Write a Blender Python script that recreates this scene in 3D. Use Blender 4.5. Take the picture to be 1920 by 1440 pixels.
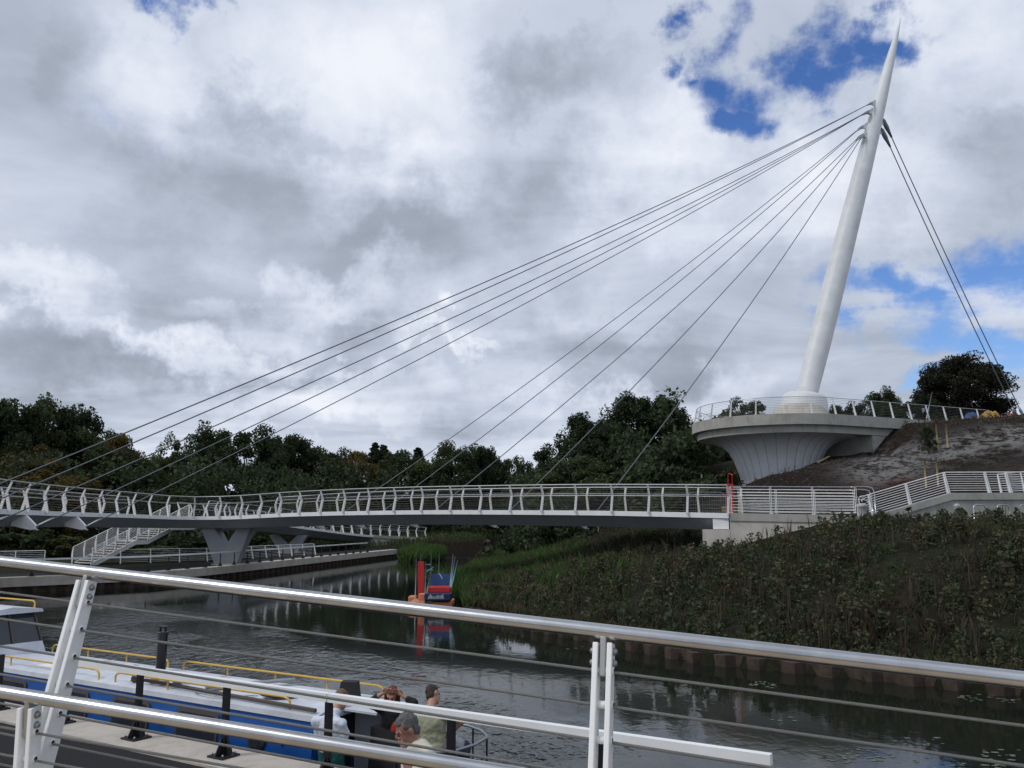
import bpy, math, random
import numpy as np
from mathutils import Vector, Matrix
random.seed(7); rng = np.random.default_rng(7)
for o in list(bpy.data.objects): bpy.data.objects.remove(o)
SC = bpy.context.scene; COL = SC.collection
rad = math.radians

# ------------------------------------------------------------------ camera
CAMZ = 4.0; PITCH = 9.34; F = 1580.0
cam_d = bpy.data.cameras.new("camera"); cam = bpy.data.objects.new("camera", cam_d); COL.objects.link(cam)
cam_d.sensor_width = 36; cam_d.lens = F/1920*36; cam_d.clip_start = 0.1; cam_d.clip_end = 3000
cam.location = (0, 0, CAMZ); cam.rotation_euler = (rad(90+PITCH), 0, 0)
SC.camera = cam
SC.render.resolution_x = 1024; SC.render.resolution_y = 768
SC.view_settings.view_transform = 'Standard'; SC.view_settings.look = 'None'
SC.view_settings.exposure = 0.0; SC.view_settings.gamma = 1.0
_sp, _cp = math.sin(rad(PITCH)), math.cos(rad(PITCH))
def ray(px, py):
    u = (px-960)/F; v = (720-py)/F
    return Vector((u, _cp - v*_sp, _sp + v*_cp))
def at(px, py, Y):                    # point at depth Y seen at that spot of the photograph
    d = ray(px, py); t = Y/d.y
    return Vector((d.x*t, Y, CAMZ + d.z*t))

# ------------------------------------------------------------------ sky and sun
SUN_EL, SUN_AZ = 48, -112              # degrees; azimuth from +Y towards +X
w = bpy.data.worlds.new("World"); SC.world = w; w.use_nodes = True
nt = w.node_tree; nt.nodes.clear(); N = nt.nodes; L = nt.links
class G:
    def __init__(s, nt): s.n = nt.nodes; s.l = nt.links
    def node(s, t, **kw):
        nd = s.n.new(t)
        for k, v in kw.items(): setattr(nd, k, v)
        return nd
    def put(s, sock, v):
        if hasattr(v, 'node') : s.l.new(v, sock)
        else: sock.default_value = v
    def m(s, op, a, b=None, c=None, clamp=False):
        nd = s.node('ShaderNodeMath', operation=op); nd.use_clamp = clamp
        s.put(nd.inputs[0], a)
        if b is not None: s.put(nd.inputs[1], b)
        if c is not None: s.put(nd.inputs[2], c)
        return nd.outputs[0]
    def v(s, op, a, b=None, scale=None):
        nd = s.node('ShaderNodeVectorMath', operation=op); s.put(nd.inputs[0], a)
        if b is not None: s.put(nd.inputs[1], b)
        if scale is not None: s.put(nd.inputs['Scale'], scale)
        return nd.outputs['Value'] if op in ('DISTANCE', 'LENGTH', 'DOT_PRODUCT') else nd.outputs['Vector']
    def noise(s, vec, scale, detail=4, rough=.5, dist=0., color=False):
        nd = s.node('ShaderNodeTexNoise'); s.put(nd.inputs['Vector'], vec)
        nd.inputs['Scale'].default_value = scale; nd.inputs['Detail'].default_value = detail
        nd.inputs['Roughness'].default_value = rough; nd.inputs['Distortion'].default_value = dist
        return nd.outputs['Color' if color else 'Fac']
    def step(s, x, a, b, t0=0., t1=1.):
        nd = s.node('ShaderNodeMapRange', interpolation_type='SMOOTHSTEP'); s.put(nd.inputs['Value'], x)
        nd.inputs['From Min'].default_value = a; nd.inputs['From Max'].default_value = b
        nd.inputs['To Min'].default_value = t0; nd.inputs['To Max'].default_value = t1
        return nd.outputs['Result']
    def ramp(s, x, stops):
        nd = s.node('ShaderNodeValToRGB'); s.put(nd.inputs['Fac'], x); e = nd.color_ramp.elements
        while len(e) > 1: e.remove(e[-1])
        e[0].position = stops[0][0]; e[0].color = (*stops[0][1], 1)
        for p, c in stops[1:]:
            k = e.new(p); k.color = (*c, 1)
        return nd.outputs['Color']
    def mix(s, f, a, b, blend='MIX'):
        nd = s.node('ShaderNodeMix', data_type='RGBA', blend_type=blend)
        s.put(nd.inputs[0], f); s.put(nd.inputs[6], a if hasattr(a, 'node') else (*a, 1)); s.put(nd.inputs[7], b if hasattr(b, 'node') else (*b, 1))
        return nd.outputs[2]
g = G(nt)
sky = g.node('ShaderNodeTexSky', sky_type='NISHITA'); sky.sun_disc = False
sky.sun_elevation = rad(SUN_EL); sky.sun_rotation = rad(SUN_AZ); sky.ozone_density = 3.5; sky.air_density = 1.0; sky.dust_density = .3
dirv = g.node('ShaderNodeTexCoord').outputs['Generated']
sep = g.node('ShaderNodeSeparateXYZ'); L.new(dirv, sep.inputs[0])
zz = g.m('ADD', g.m('MAXIMUM', sep.outputs['Z'], 0.0), 0.13)
cmb = g.node('ShaderNodeCombineXYZ')
L.new(g.m('DIVIDE', sep.outputs['X'], zz), cmb.inputs[0]); L.new(g.m('DIVIDE', sep.outputs['Y'], zz), cmb.inputs[1])
P = cmb.outputs[0]
wob = g.v('SCALE', g.v('SUBTRACT', g.noise(dirv, 9., 6, .6, color=True), (.5, .5, .5)), scale=.20)
dw = g.v('ADD', dirv, wob)
dw2 = g.v('ADD', dirv, g.v('SCALE', g.v('SUBTRACT', g.noise(dirv, 4.5, 7, .62, color=True), (.5, .5, .5)), scale=.42))
def blobs(lst, base_vec):
    acc = None
    for px, py, rx, k in lst:
        d = ray(px, py).normalized()
        q = g.v('MULTIPLY', g.v('SUBTRACT', base_vec, tuple(d)), (1, 1, k))
        b = g.m('DIVIDE', g.v('LENGTH', q), rad(rx))
        e = g.m('SUBTRACT', 1.0, b, clamp=True)
        acc = e if acc is None else g.m('MAXIMUM', acc, e)
    return acc
holes = blobs([(1385, 60, 3.6, 1), (1335, 120, 3, 1), (1590, 120, 3, 1), (1375, 150, 4.2, .8), (1390, 215, 3.2, 1.2), (1545, 95, 3.6, 1.1), (1640, 65, 2.8, 1.2), (1280, 60, 2.4, 1), (365, 8, 2.4, 1), (1650, 575, 5, 2.0),
               (1760, 590, 6.5, 2.0), (1890, 500, 6., 1.4), (1840, 650, 5.5, 2.0), (1900, 690, 5., 2), (1720, 690, 3, 2.4), (2100, 560, 8, 1.6)], dw)
n_fine = g.noise(P, 2.2, 7, .58, .5)
hole = g.step(g.m('ADD', holes, g.m('MULTIPLY', g.m('SUBTRACT', n_fine, .5), 1.9)), .20, .85)
# cloud brightness: broad masses + streaks + fine
n_big = g.noise(P, .55, 3, .5, .4)
n_mid = g.noise(g.v('MULTIPLY', P, (.8, 1.25, 1)), 1.1, 6, .52, .7)
darks = blobs([(330, 470, 11, 1.6), (760, 480, 11, 2.2), (520, 260, 7, 2.4), (80, 130, 5, 1), (1010, 130, 6, 2.2), (650, 690, 10, 3.4), (1150, 600, 10, 3), (150, 690, 9, 3), (1000, 380, 9, 2.), (1850, 330, 7, 2)], dw2)
lights = blobs([(240, 170, 8, 1.2), (700, 90, 9, 1.2), (720, 330, 8, 1.6), (60, 560, 8, 3.2), (860, 655, 3, 3.4), (560, 740, 10, 5), (1270, 300, 7, 1.4), (1480, 330, 8, 1.4), (1700, 330, 7, 1.5),
                (1100, 780, 12, 4), (1250, 720, 9, 3), (1800, 60, 7, 1), (560, 560, 8, 4), (330, 640, 7, 4.5)], dw2)
br = g.m('ADD', g.m('MULTIPLY', n_big, .55), g.m('MULTIPLY', n_mid, .72))
br = g.m('ADD', br, g.m('MULTIPLY', g.m('SUBTRACT', n_fine, .5), .20))
br = g.m('SUBTRACT', g.m('ADD', br, g.m('MULTIPLY', lights, .26)), g.m('MULTIPLY', darks, .21))
ccol = g.ramp(br, [(.27, (.26, .295, .36)), (.46, (.37, .42, .505)), (.60, (.51, .57, .68)), (.73, (.67, .725, .84)), (.90, (.87, .91, .98))])
bg_s = g.node('ShaderNodeBackground'); hs_ = g.node('ShaderNodeHueSaturation'); hs_.inputs['Saturation'].default_value = 1.22; hs_.inputs['Hue'].default_value = .514; L.new(sky.outputs[0], hs_.inputs['Color']); L.new(hs_.outputs[0], bg_s.inputs[0]); bg_s.inputs[1].default_value = .135
bg_c = g.node('ShaderNodeBackground'); L.new(ccol, bg_c.inputs[0]); bg_c.inputs[1].default_value = 1.0
mx = g.node('ShaderNodeMixShader'); L.new(hole, mx.inputs[0]); L.new(bg_c.outputs[0], mx.inputs[1]); L.new(bg_s.outputs[0], mx.inputs[2])
wo = g.node('ShaderNodeOutputWorld'); L.new(mx.outputs[0], wo.inputs[0])
sd = bpy.data.lights.new("sun", 'SUN'); so = bpy.data.objects.new("sun", sd); COL.objects.link(so)
sd.energy = 1.5; sd.angle = rad(14); sd.color = (1, .96, .9)
az, el = rad(SUN_AZ), rad(SUN_EL)
sdir = Vector((math.sin(az)*math.cos(el), math.cos(az)*math.cos(el), math.sin(el)))
so.rotation_euler = sdir.to_track_quat('Z', 'Y').to_euler(); so.location = (0, 0, 60)

# ------------------------------------------------------------------ materials
def mat(name, col, rough=.6, metal=0., var=0., vs=6., bump=0., bs=30., col2=None, spec=None, island=0.):
    m = bpy.data.materials.new(name); m.use_nodes = True
    b = m.node_tree.nodes['Principled BSDF']; q = G(m.node_tree)
    b.inputs['Roughness'].default_value = rough; b.inputs['Metallic'].default_value = metal
    if spec is not None: b.inputs['Specular IOR Level'].default_value = spec
    tc = q.node('ShaderNodeTexCoord').outputs['Object']
    c = None
    if var or col2:
        n = q.noise(tc, vs, 6, .6)
        lo = tuple(x*(1-var) for x in col); hi = col2 if col2 else tuple(min(1, x*(1+var)) for x in col)
        c = q.ramp(n, [(.3, lo), (.7, hi)])
    if island:
        gi = q.node('ShaderNodeNewGeometry').outputs['Random Per Island']
        hsv = q.node('ShaderNodeHueSaturation')
        q.put(hsv.inputs['Color'], c if c is not None else (*col, 1))
        q.put(hsv.inputs['Value'], q.m('MULTIPLY_ADD', gi, island*1.2, 1-island*.6))
        q.put(hsv.inputs['Hue'], q.m('MULTIPLY_ADD', gi, island*.05, .5-island*.025))
        c = hsv.outputs['Color']
    if c is None: b.inputs['Base Color'].default_value = (*col, 1)
    else: q.l.new(c, b.inputs['Base Color'])
    if bump:
        bn = q.node('ShaderNodeBump'); bn.inputs['Strength'].default_value = bump; bn.inputs['Distance'].default_value = .02
        q.l.new(q.noise(tc, bs, 5, .6), bn.inputs['Height']); q.l.new(bn.outputs[0], b.inputs['Normal'])
    m['q'] = 1
    return m
M = {}
M['white'] = mat('white_paint', (.82, .83, .83), .45, var=.07, vs=1.5)
M['grey_paint'] = mat('grey_paint', (.34, .36, .39), .5, var=.08, vs=.8)
M['mast'] = mat('mast_paint', (.68, .70, .71), .5, var=.10, vs=.8)
M['stain'] = mat('stainless', (.50, .50, .505), .27, 1., var=.16, vs=5.)
M['railgrey'] = mat('rail_steel', (.42, .43, .44), .45, .5)
M['galv'] = mat('galvanised', (.30, .33, .35), .45, .8, var=.12, vs=20)
M['wire'] = mat('wire_steel', (.13, .135, .135), .6, .2)
M['cable'] = mat('stay_cable_steel', (.16, .17, .19), .5, .4)
M['black'] = mat('black_paint', (.012, .012, .014), .4)
M['blackcloth'] = mat('black_cloth', (.012, .012, .014), .8, bump=.3)
M['blue'] = mat('blue_boat_paint', (.010, .085, .32), .30, var=.12, vs=1.2)
M['navy'] = mat('navy_paint', (.01, .02, .07), .4)
M['roofp'] = mat('boat_roof_paint', (.56, .59, .65), .45, var=.16, vs=2.5)
M['yellow'] = mat('yellow_paint', (.62, .38, .06), .45, var=.1, vs=6)
M['tarmac'] = mat('tarmac', (.026, .025, .028), .9, var=.25, vs=40, bump=.5, bs=220, spec=.15)
M['buff'] = mat('buff_surfacing', (.48, .38, .26), .85, var=.15, vs=30, bump=.3, bs=150)
M['rust'] = mat('rusty_steel', (.034, .024, .018), .9, var=.4, vs=3, col2=(.075, .050, .036), bump=.5, bs=20)
M['timber'] = mat('timber', (.34, .26, .13), .8, var=.2, vs=8)
M['red'] = mat('red_plastic', (.50, .02, .02), .45, var=.1)
M['orange'] = mat('orange_plastic', (.62, .22, .10), .55, var=.15, vs=5)
M['bluecloth'] = mat('blue_tarpaulin', (.03, .09, .25), .6, bump=.4)
M['scaff'] = mat('scaffold_tube', (.22, .32, .36), .5, .3)
M['glass'] = mat('dark_glass', (.03, .035, .045), .08, spec=.8)
M['winframe'] = mat('window_frame', (.07, .055, .045), .5)
M['marble'] = mat('bowl_panel', (.74, .76, .79), .55, var=.07, vs=1.2)
M['seam'] = mat('grey_seam', (.30, .31, .32), .8)
M['bark'] = mat('bark', (.06, .048, .036), .9, var=.3, vs=8, bump=.6)
M['wrap'] = mat('grey_plastic_wrap', (.35, .36, .37), .4, var=.2, vs=20, bump=.6, bs=25)
def concrete(name, col, stain=.35):
    m = bpy.data.materials.new(name); m.use_nodes = True; q = G(m.node_tree); b = m.node_tree.nodes['Principled BSDF']
    tc = q.node('ShaderNodeTexCoord').outputs['Object']
    a = q.noise(tc, 1.2, 8, .65, .4); s2 = q.noise(q.v('MULTIPLY', tc, (6, 6, .6)), 1., 5, .6); f = q.noise(tc, 60, 3, .6)
    x = q.m('ADD', q.m('MULTIPLY', a, .6), q.m('ADD', q.m('MULTIPLY', s2, .3), q.m('MULTIPLY', f, .1)))
    c = q.ramp(x, [(.32, tuple(k*(1-stain) for k in col)), (.5, col), (.68, tuple(k*(1+stain*.5) for k in col))])
    q.l.new(c, b.inputs['Base Color']); b.inputs['Roughness'].default_value = .85
    bn = q.node('ShaderNodeBump'); bn.inputs['Strength'].default_value = .25; bn.inputs['Distance'].default_value = .01
    q.l.new(f, bn.inputs['Height']); q.l.new(bn.outputs[0], b.inputs['Normal'])
    return m
M['conc'] = concrete('concrete', (.36, .355, .32))
M['conc2'] = concrete('pale_concrete', (.50, .47, .42), .3)
M['coping'] = concrete('coping_concrete', (.46, .42, .37), .35)
def ropemat():
    m = bpy.data.materials.new('twisted_wire_rope'); m.use_nodes = True; q = G(m.node_tree); b = m.node_tree.nodes['Principled BSDF']
    uv = q.node('ShaderNodeUVMap').outputs[0]
    sp = q.node('ShaderNodeSeparateXYZ'); q.l.new(uv, sp.inputs[0])
    ph = q.m('ADD', q.m('MULTIPLY', sp.outputs[0], 6.0), q.m('MULTIPLY', sp.outputs[1], 72.))
    s = q.m('SINE', q.m('MULTIPLY', ph, 6.2832))
    fac = q.step(s, -1, .3)
    c = q.mix(fac, (.16, .16, .15), (.66, .66, .63)); q.l.new(c, b.inputs['Base Color'])
    b.inputs['Roughness'].default_value = .5; b.inputs['Metallic'].default_value = .0
    bn = q.node('ShaderNodeBump'); bn.inputs['Strength'].default_value = 1; bn.inputs['Distance'].default_value = .002
    q.l.new(s, bn.inputs['Height']); q.l.new(bn.outputs[0], b.inputs['Normal'])
    return m
M['rope'] = ropemat()
def leafmat(name, col, col2, trans=.25):
    m = bpy.data.materials.new(name); m.use_nodes = True; q = G(m.node_tree); b = m.node_tree.nodes['Principled BSDF']
    gi = q.node('ShaderNodeNewGeometry').outputs['Random Per Island']
    oi = q.node('ShaderNodeObjectInfo').outputs['Random']
    tc = q.node('ShaderNodeTexCoord').outputs['Object']
    n = q.noise(tc, .35, 4, .6)
    f = q.m('ADD', q.m('MULTIPLY', gi, .35), q.m('ADD', q.m('MULTIPLY', n, .6), q.m('MULTIPLY', q.m('SUBTRACT', oi, .5), .25)))
    c = q.ramp(f, [(.2, tuple(x*.6 for x in col)), (.5, col), (.85, col2)])
    q.l.new(c, b.inputs['Base Color']); b.inputs['Roughness'].default_value = .7; b.inputs['Specular IOR Level'].default_value = .25
    tr = q.node('ShaderNodeBsdfTranslucent'); q.l.new(c, tr.inputs[0])
    mxs = q.node('ShaderNodeMixShader'); mxs.inputs[0].default_value = trans
    out = m.node_tree.nodes['Material Output']
    q.l.new(b.outputs[0], mxs.inputs[1]); q.l.new(tr.outputs[0], mxs.inputs[2]); q.l.new(mxs.outputs[0], out.inputs[0])
    return m
M['leaf'] = leafmat('leaves_green', (.062, .084, .032), (.14, .165, .056), .35)
M['leafd'] = leafmat('leaves_dark_green', (.040, .058, .026), (.088, .115, .045), .35)
M['leafo'] = leafmat('leaves_autumn', (.105, .085, .026), (.23, .145, .042), .35)
M['leafc'] = leafmat('leaves_copper', (.030, .032, .018), (.066, .054, .030), .3)
M['leafy'] = leafmat('leaves_yellow_green', (.075, .082, .025), (.14, .13, .045))
M['weed1'] = leafmat('weed_green', (.060, .076, .036), (.13, .148, .066))
M['weed2'] = leafmat('weed_olive', (.088, .082, .044), (.19, .172, .095))
M['weed3'] = leafmat('weed_brown', (.075, .060, .040), (.18, .135, .085))
M['reed'] = leafmat('reed_green', (.055, .105, .026), (.115, .19, .05))
M['lily'] = mat('floating_duckweed', (.07, .09, .05), .6, var=.3, vs=4, col2=(.17, .20, .14))
# soil and grass of the ground
def groundmat():
    m = bpy.data.materials.new('soil_and_grass'); m.use_nodes = True; q = G(m.node_tree); b = m.node_tree.nodes['Principled BSDF']
    tc = q.node('ShaderNodeTexCoord').outputs['Object']
    a = q.noise(tc, .35, 6, .6); f = q.noise(tc, 3.5, 8, .7); ff = q.noise(tc, 14, 5, .7)
    soil = q.ramp(f, [(.3, (.009, .007, .006)), (.55, (.024, .018, .014)), (.75, (.055, .042, .032))])
    red = q.ramp(ff, [(.35, (.022, .010, .007)), (.7, (.075, .032, .018))])
    soil = q.mix(q.step(q.noise(tc, .18, 3, .5), .56, .68), soil, red)
    at_ = q.node('ShaderNodeAttribute'); at_.attribute_name = 'cover'
    sp = q.node('ShaderNodeSeparateXYZ'); q.l.new(at_.outputs['Vector'], sp.inputs[0])
    grass = q.ramp(f, [(.3, (.012, .014, .008)), (.7, (.038, .044, .022))])
    c = q.mix(q.m('MULTIPLY', sp.outputs[0], q.step(a, .35, .6, .45, 1.)), soil, grass)
    st = q.noise(q.v('MULTIPLY', tc, (1.2, .8, .8)), 1.1, 6, .68, .6)
    dust = q.m('MULTIPLY', sp.outputs[1], q.step(q.m('ADD', st, q.m('MULTIPLY', q.m('SUBTRACT', a, .5), 1.1)), .36, .58))
    dustc = q.ramp(ff, [(.3, (.08, .078, .075)), (.7, (.34, .335, .33))])
    c = q.mix(q.m('MULTIPLY', dust, .85), c, dustc)
    q.l.new(c, b.inputs['Base Color']); b.inputs['Roughness'].default_value = .95; b.inputs['Specular IOR Level'].default_value = .1
    bn = q.node('ShaderNodeBump'); bn.inputs['Strength'].default_value = 1; bn.inputs['Distance'].default_value = .12
    q.l.new(q.m('ADD', f, q.m('MULTIPLY', ff, .4)), bn.inputs['Height']); q.l.new(bn.outputs[0], b.inputs['Normal'])
    return m
M['ground'] = groundmat()
def watermat():
    m = bpy.data.materials.new('canal_water'); m.use_nodes = True; q = G(m.node_tree); b = m.node_tree.nodes['Principled BSDF']
    tc = q.node('ShaderNodeTexCoord').outputs['Object']
    b.inputs['Base Color'].default_value = (.010, .013, .010, 1); b.inputs['Roughness'].default_value = .05; b.inputs['IOR'].default_value = 1.333
    n1 = q.m('ADD', q.noise(q.v('MULTIPLY', tc, (1., .62, 1.)), 3.6, 2, .5, .35), q.m('MULTIPLY', q.noise(tc, 9., 2, .5), .22))
    patch = q.step(q.noise(tc, .16, 3, .5, .3), .44, .56)
    # breeze ruffles the open middle of the canal, the strip below the right bank lies calm
    sp = q.node('ShaderNodeSeparateXYZ'); q.l.new(tc, sp.inputs[0])
    bankx = q.m('ADD', sp.outputs[0], q.m('MULTIPLY', sp.outputs[1], .62))
    mid = q.step(bankx, 13.0, 8.0)
    far = q.step(sp.outputs[1], 46., 30.)
    amp = q.m('MULTIPLY', q.m('MULTIPLY', mid, far), q.m('MULTIPLY_ADD', patch, .9, .10))
    amp = q.m('ADD', amp, .02)
    bn = q.node('ShaderNodeBump'); bn.inputs['Distance'].default_value = .13
    q.put(bn.inputs['Strength'], q.m('MULTIPLY', amp, 1.0))
    q.l.new(n1, bn.inputs['Height']); q.l.new(bn.outputs[0], b.inputs['Normal'])
    return m
M['water'] = watermat()

# ------------------------------------------------------------------ mesh helpers
class MB:
    def __init__(s): s.v = []; s.f = []; s.mi = []; s.sm = []; s.uv = {}
    def add(s, vs, fs, mi=0, smooth=False):
        o = len(s.v); s.v += [tuple(p) for p in vs]
        for f in fs: s.f.append(tuple(o+i for i in f)); s.mi.append(mi); s.sm.append(smooth)
        return o
    def box(s, c, size, rz=0., mi=0, axes=None):
        hx, hy, hz = size[0]/2, size[1]/2, size[2]/2
        if axes is None:
            ca, sa = math.cos(rz), math.sin(rz); ax = Vector((ca, sa, 0)); ay = Vector((-sa, ca, 0)); az_ = Vector((0, 0, 1))
        else: ax, ay, az_ = axes
        c = Vector(c); vs = []
        for k in (-1, 1):
            for j in (-1, 1):
                for i in (-1, 1): vs.append(c + ax*(hx*i) + ay*(hy*j) + az_*(hz*k))
        s.add(vs, [(0, 2, 3, 1), (4, 5, 7, 6), (0, 1, 5, 4), (2, 6, 7, 3), (0, 4, 6, 2), (1, 3, 7, 5)], mi)
        return s
    def beam(s, a, b, w_, h, up=(0, 0, 1), mi=0):
        a, b = Vector(a), Vector(b); d = (b-a); l = d.length; d.normalize()
        y = Vector(up).cross(d)
        if y.length < 1e-4: y = Vector((1, 0, 0)).cross(d)
        y.normalize(); z = d.cross(y)
        return s.box((a+b)/2, (l, w_, h), axes=(d, y, z), mi=mi)
    def tube(s, pts, r, n=8, mi=0, closed=False, uv=False, cap=True):
        pts = [Vector(p) for p in pts]; m = len(pts); rs = r if isinstance(r, (list, tuple)) else [r]*m
        def tan(i):
            if closed: return (pts[(i+1) % m]-pts[i-1]).normalized()
            return (pts[min(i+1, m-1)]-pts[max(i-1, 0)]).normalized()
        t = tan(0); u = Vector((0, 0, 1)).cross(t)
        if u.length < 1e-3: u = Vector((1, 0, 0)).cross(t)
        u.normalize(); vs = []
        for i in range(m):
            t2 = tan(i); u = (u - t2*u.dot(t2)); u.normalize(); w2 = t2.cross(u)
            for k in range(n):
                a = 2*math.pi*k/n; vs.append(pts[i] + (u*math.cos(a) + w2*math.sin(a))*rs[i])
        fs = []; rng_ = m if closed else m-1
        for i in range(rng_):
            j = (i+1) % m
            for k in range(n): fs.append((i*n+k, j*n+k, j*n+(k+1) % n, i*n+(k+1) % n))
        o = len(s.f); s.add(vs, fs, mi, True)
        if uv:
            ln = 0
            for i in range(m-1):
                l2 = ln + (pts[i+1]-pts[i]).length
                for k in range(n): s.uv[o+i*n+k] = [(ln, k/n), (l2, k/n), (l2, (k+1)/n), (ln, (k+1)/n)]
                ln = l2
        if cap and not closed:
            base = len(s.v)-m*n
            s.f.append(tuple(base+k for k in range(n))[::-1]); s.mi.append(mi); s.sm.append(False)
            s.f.append(tuple(base+(m-1)*n+k for k in range(n))); s.mi.append(mi); s.sm.append(False)
        return s
    def lathe(s, prof, c=(0, 0, 0), n=24, mi=0, smooth=True, axis=None, cap=True):
        c = Vector(c); z = Vector(axis).normalized() if axis else Vector((0, 0, 1))
        x = Vector((1, 0, 0)); x = (x - z*x.dot(z)).normalized(); y = z.cross(x); vs = []
        for r, h in prof:
            for k in range(n):
                a = 2*math.pi*k/n; vs.append(c + z*h + (x*math.cos(a)+y*math.sin(a))*max(r, 1e-4))
        fs = []
        for i in range(len(prof)-1):
            for k in range(n): fs.append((i*n+k, i*n+(k+1) % n, (i+1)*n+(k+1) % n, (i+1)*n+k))
        s.add(vs, fs, mi, smooth)
        if cap:
            b = len(s.v)-len(vs)
            s.f.append(tuple(b+k for k in range(n))[::-1]); s.mi.append(mi); s.sm.append(False)
            s.f.append(tuple(b+(len(prof)-1)*n+k for k in range(n))); s.mi.append(mi); s.sm.append(False)
        return s
    def ell(s, c, r, n=14, mi=0, axes=None, m=9):
        c = Vector(c); ax = axes or (Vector((1, 0, 0)), Vector((0, 1, 0)), Vector((0, 0, 1)))
        if not hasattr(r, '__len__'): r = (r, r, r)
        vs = []; fs = []
        for i in range(1, m):
            th = math.pi*i/m
            for k in range(n):
                a = 2*math.pi*k/n
                vs.append(c + ax[0]*(r[0]*math.sin(th)*math.cos(a)) + ax[1]*(r[1]*math.sin(th)*math.sin(a)) + ax[2]*(r[2]*math.cos(th)))
        vs.append(c + ax[2]*r[2]); vs.append(c - ax[2]*r[2]); t = len(vs)-2; bt = t+1
        for i in range(m-2):
            for k in range(n): fs.append((i*n+k, (i+1)*n+k, (i+1)*n+(k+1) % n, i*n+(k+1) % n))
        for k in range(n):
            fs.append((t, k, (k+1) % n)); fs.append((bt, (m-2)*n+(k+1) % n, (m-2)*n+k))
        s.add(vs, fs, mi, True); return s
    def cap(s, a, b, ra, rb, n=12, mi=0):           # tapered limb with round ends
        a, b = Vector(a), Vector(b); d = b-a; l = d.length
        if l < 1e-5: return s.ell(a, ra)
        prof = []
        for i in range(5):
            t = math.pi/2*(1-i/4); prof.append((ra*math.cos(t), -ra*math.sin(t)))
        for i in range(5):
            t = math.pi/2*i/4; prof.append((rb*math.cos(t), l+rb*math.sin(t)))
        return s.lathe(prof, a, n, mi, True, d)
    def prism(s, poly, z0, z1, mi=0):
        n = len(poly); vs = [(x, y, z0) for x, y in poly]+[(x, y, z1) for x, y in poly]
        ar = sum(poly[i][0]*poly[(i+1) % n][1]-poly[(i+1) % n][0]*poly[i][1] for i in range(n))
        fs = [tuple(range(n, 2*n)), tuple(range(n))[::-1]]+[(i, (i+1) % n, n+(i+1) % n, n+i) for i in range(n)]
        if ar < 0: fs = [f[::-1] for f in fs]
        s.add(vs, fs, mi); return s
    def plate(s, pts, nrm, th, mi=0):               # flat polygon (3D points) given thickness along nrm
        nrm = Vector(nrm).normalized()*(th/2); n = len(pts); P_ = [Vector(p) for p in pts]
        vs = [p-nrm for p in P_]+[p+nrm for p in P_]
        fs = [tuple(range(n, 2*n)), tuple(range(n))[::-1]]+[(i, (i+1) % n, n+(i+1) % n, n+i) for i in range(n)]
        s.add(vs, fs, mi); return s
    def loft(s, secs, mi=0, smooth=False, closed_sec=True, caps=True):
        n = len(secs[0]); vs = [p for sec in secs for p in sec]; fs = []
        for i in range(len(secs)-1):
            for k in range(n if closed_sec else n-1):
                k2 = (k+1) % n; fs.append((i*n+k, i*n+k2, (i+1)*n+k2, (i+1)*n+k))
        if caps and closed_sec: fs += [tuple(range(n))[::-1], tuple((len(secs)-1)*n+k for k in range(n))]
        s.add(vs, fs, mi, smooth); return s
    def mesh(s, name, mats):
        me = bpy.data.meshes.new(name); me.from_pydata(s.v, [], s.f)
        for m in (mats if isinstance(mats, (list, tuple)) else [mats]): me.materials.append(m)
        me.polygons.foreach_set('material_index', s.mi); me.polygons.foreach_set('use_smooth', s.sm)
        if s.uv:
            ul = me.uv_layers.new(name='UVMap')
            for pi, uvs in s.uv.items():
                p = me.polygons[pi]
                for li, uv in zip(p.loop_indices, uvs): ul.data[li].uv = uv
        me.validate(); me.update(); return me
    def build(s, name, mats, parent=None, loc=None, rz=0.):
        o = bpy.data.objects.new(name, s.mesh(name, mats)); COL.objects.link(o); o.parent = parent
        if loc is not None: o.location = loc
        o.rotation_euler.z = rz
        return o
def tag(o, label=None, cat=None, group=None, kind=None):
    if label: o['label'] = label
    if cat: o['category'] = cat
    if group: o['group'] = group
    if kind: o['kind'] = kind
    return o
def empty(name, label=None, cat=None, loc=(0, 0, 0), rz=0., parent=None, group=None):
    o = bpy.data.objects.new(name, None); COL.objects.link(o); o.location = loc; o.rotation_euler.z = rz; o.parent = parent
    o.empty_display_size = .2
    return tag(o, label, cat, group)
def inst(me, name, parent, loc, rz=0., sc=None, rot=None):
    o = bpy.data.objects.new(name, me); COL.objects.link(o); o.parent = parent; o.location = loc; o.rotation_euler.z = rz
    if rot: o.rotation_euler = rot
    if sc: o.scale = sc if hasattr(sc, '__len__') else (sc, sc, sc)
    return o
def copy_tree(o, parent=None):
    c = o.copy(); COL.objects.link(c); c.parent = parent
    for ch in list(o.children): copy_tree(ch, c)
    return c
def catmull(pts, step):
    P_ = [Vector(p) for p in pts]; P_ = [P_[0]*2-P_[1]]+P_+[P_[-1]*2-P_[-2]]; out = []
    for i in range(1, len(P_)-2):
        a, b, c, d = P_[i-1:i+3]
        for k in range(24):
            t = k/24; out.append(.5*((2*b)+(-a+c)*t+(2*a-5*b+4*c-d)*t*t+(-a+3*b-3*c+d)*t**3))
    out.append(P_[-2]); res = [out[0]]; acc = 0
    for p, q in zip(out, out[1:]):
        seg = (q-p).length
        while acc+seg >= step:
            t = (step-acc)/seg; p = p.lerp(q, t); res.append(p.copy()); seg = (q-p).length; acc = 0
        acc += seg
    return res
def tangents(pts):
    n = len(pts); return [Vector(((pts[min(i+1, n-1)]-pts[max(i-1, 0)]).x, (pts[min(i+1, n-1)]-pts[max(i-1, 0)]).y, 0)).normalized() for i in range(n)]
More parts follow.
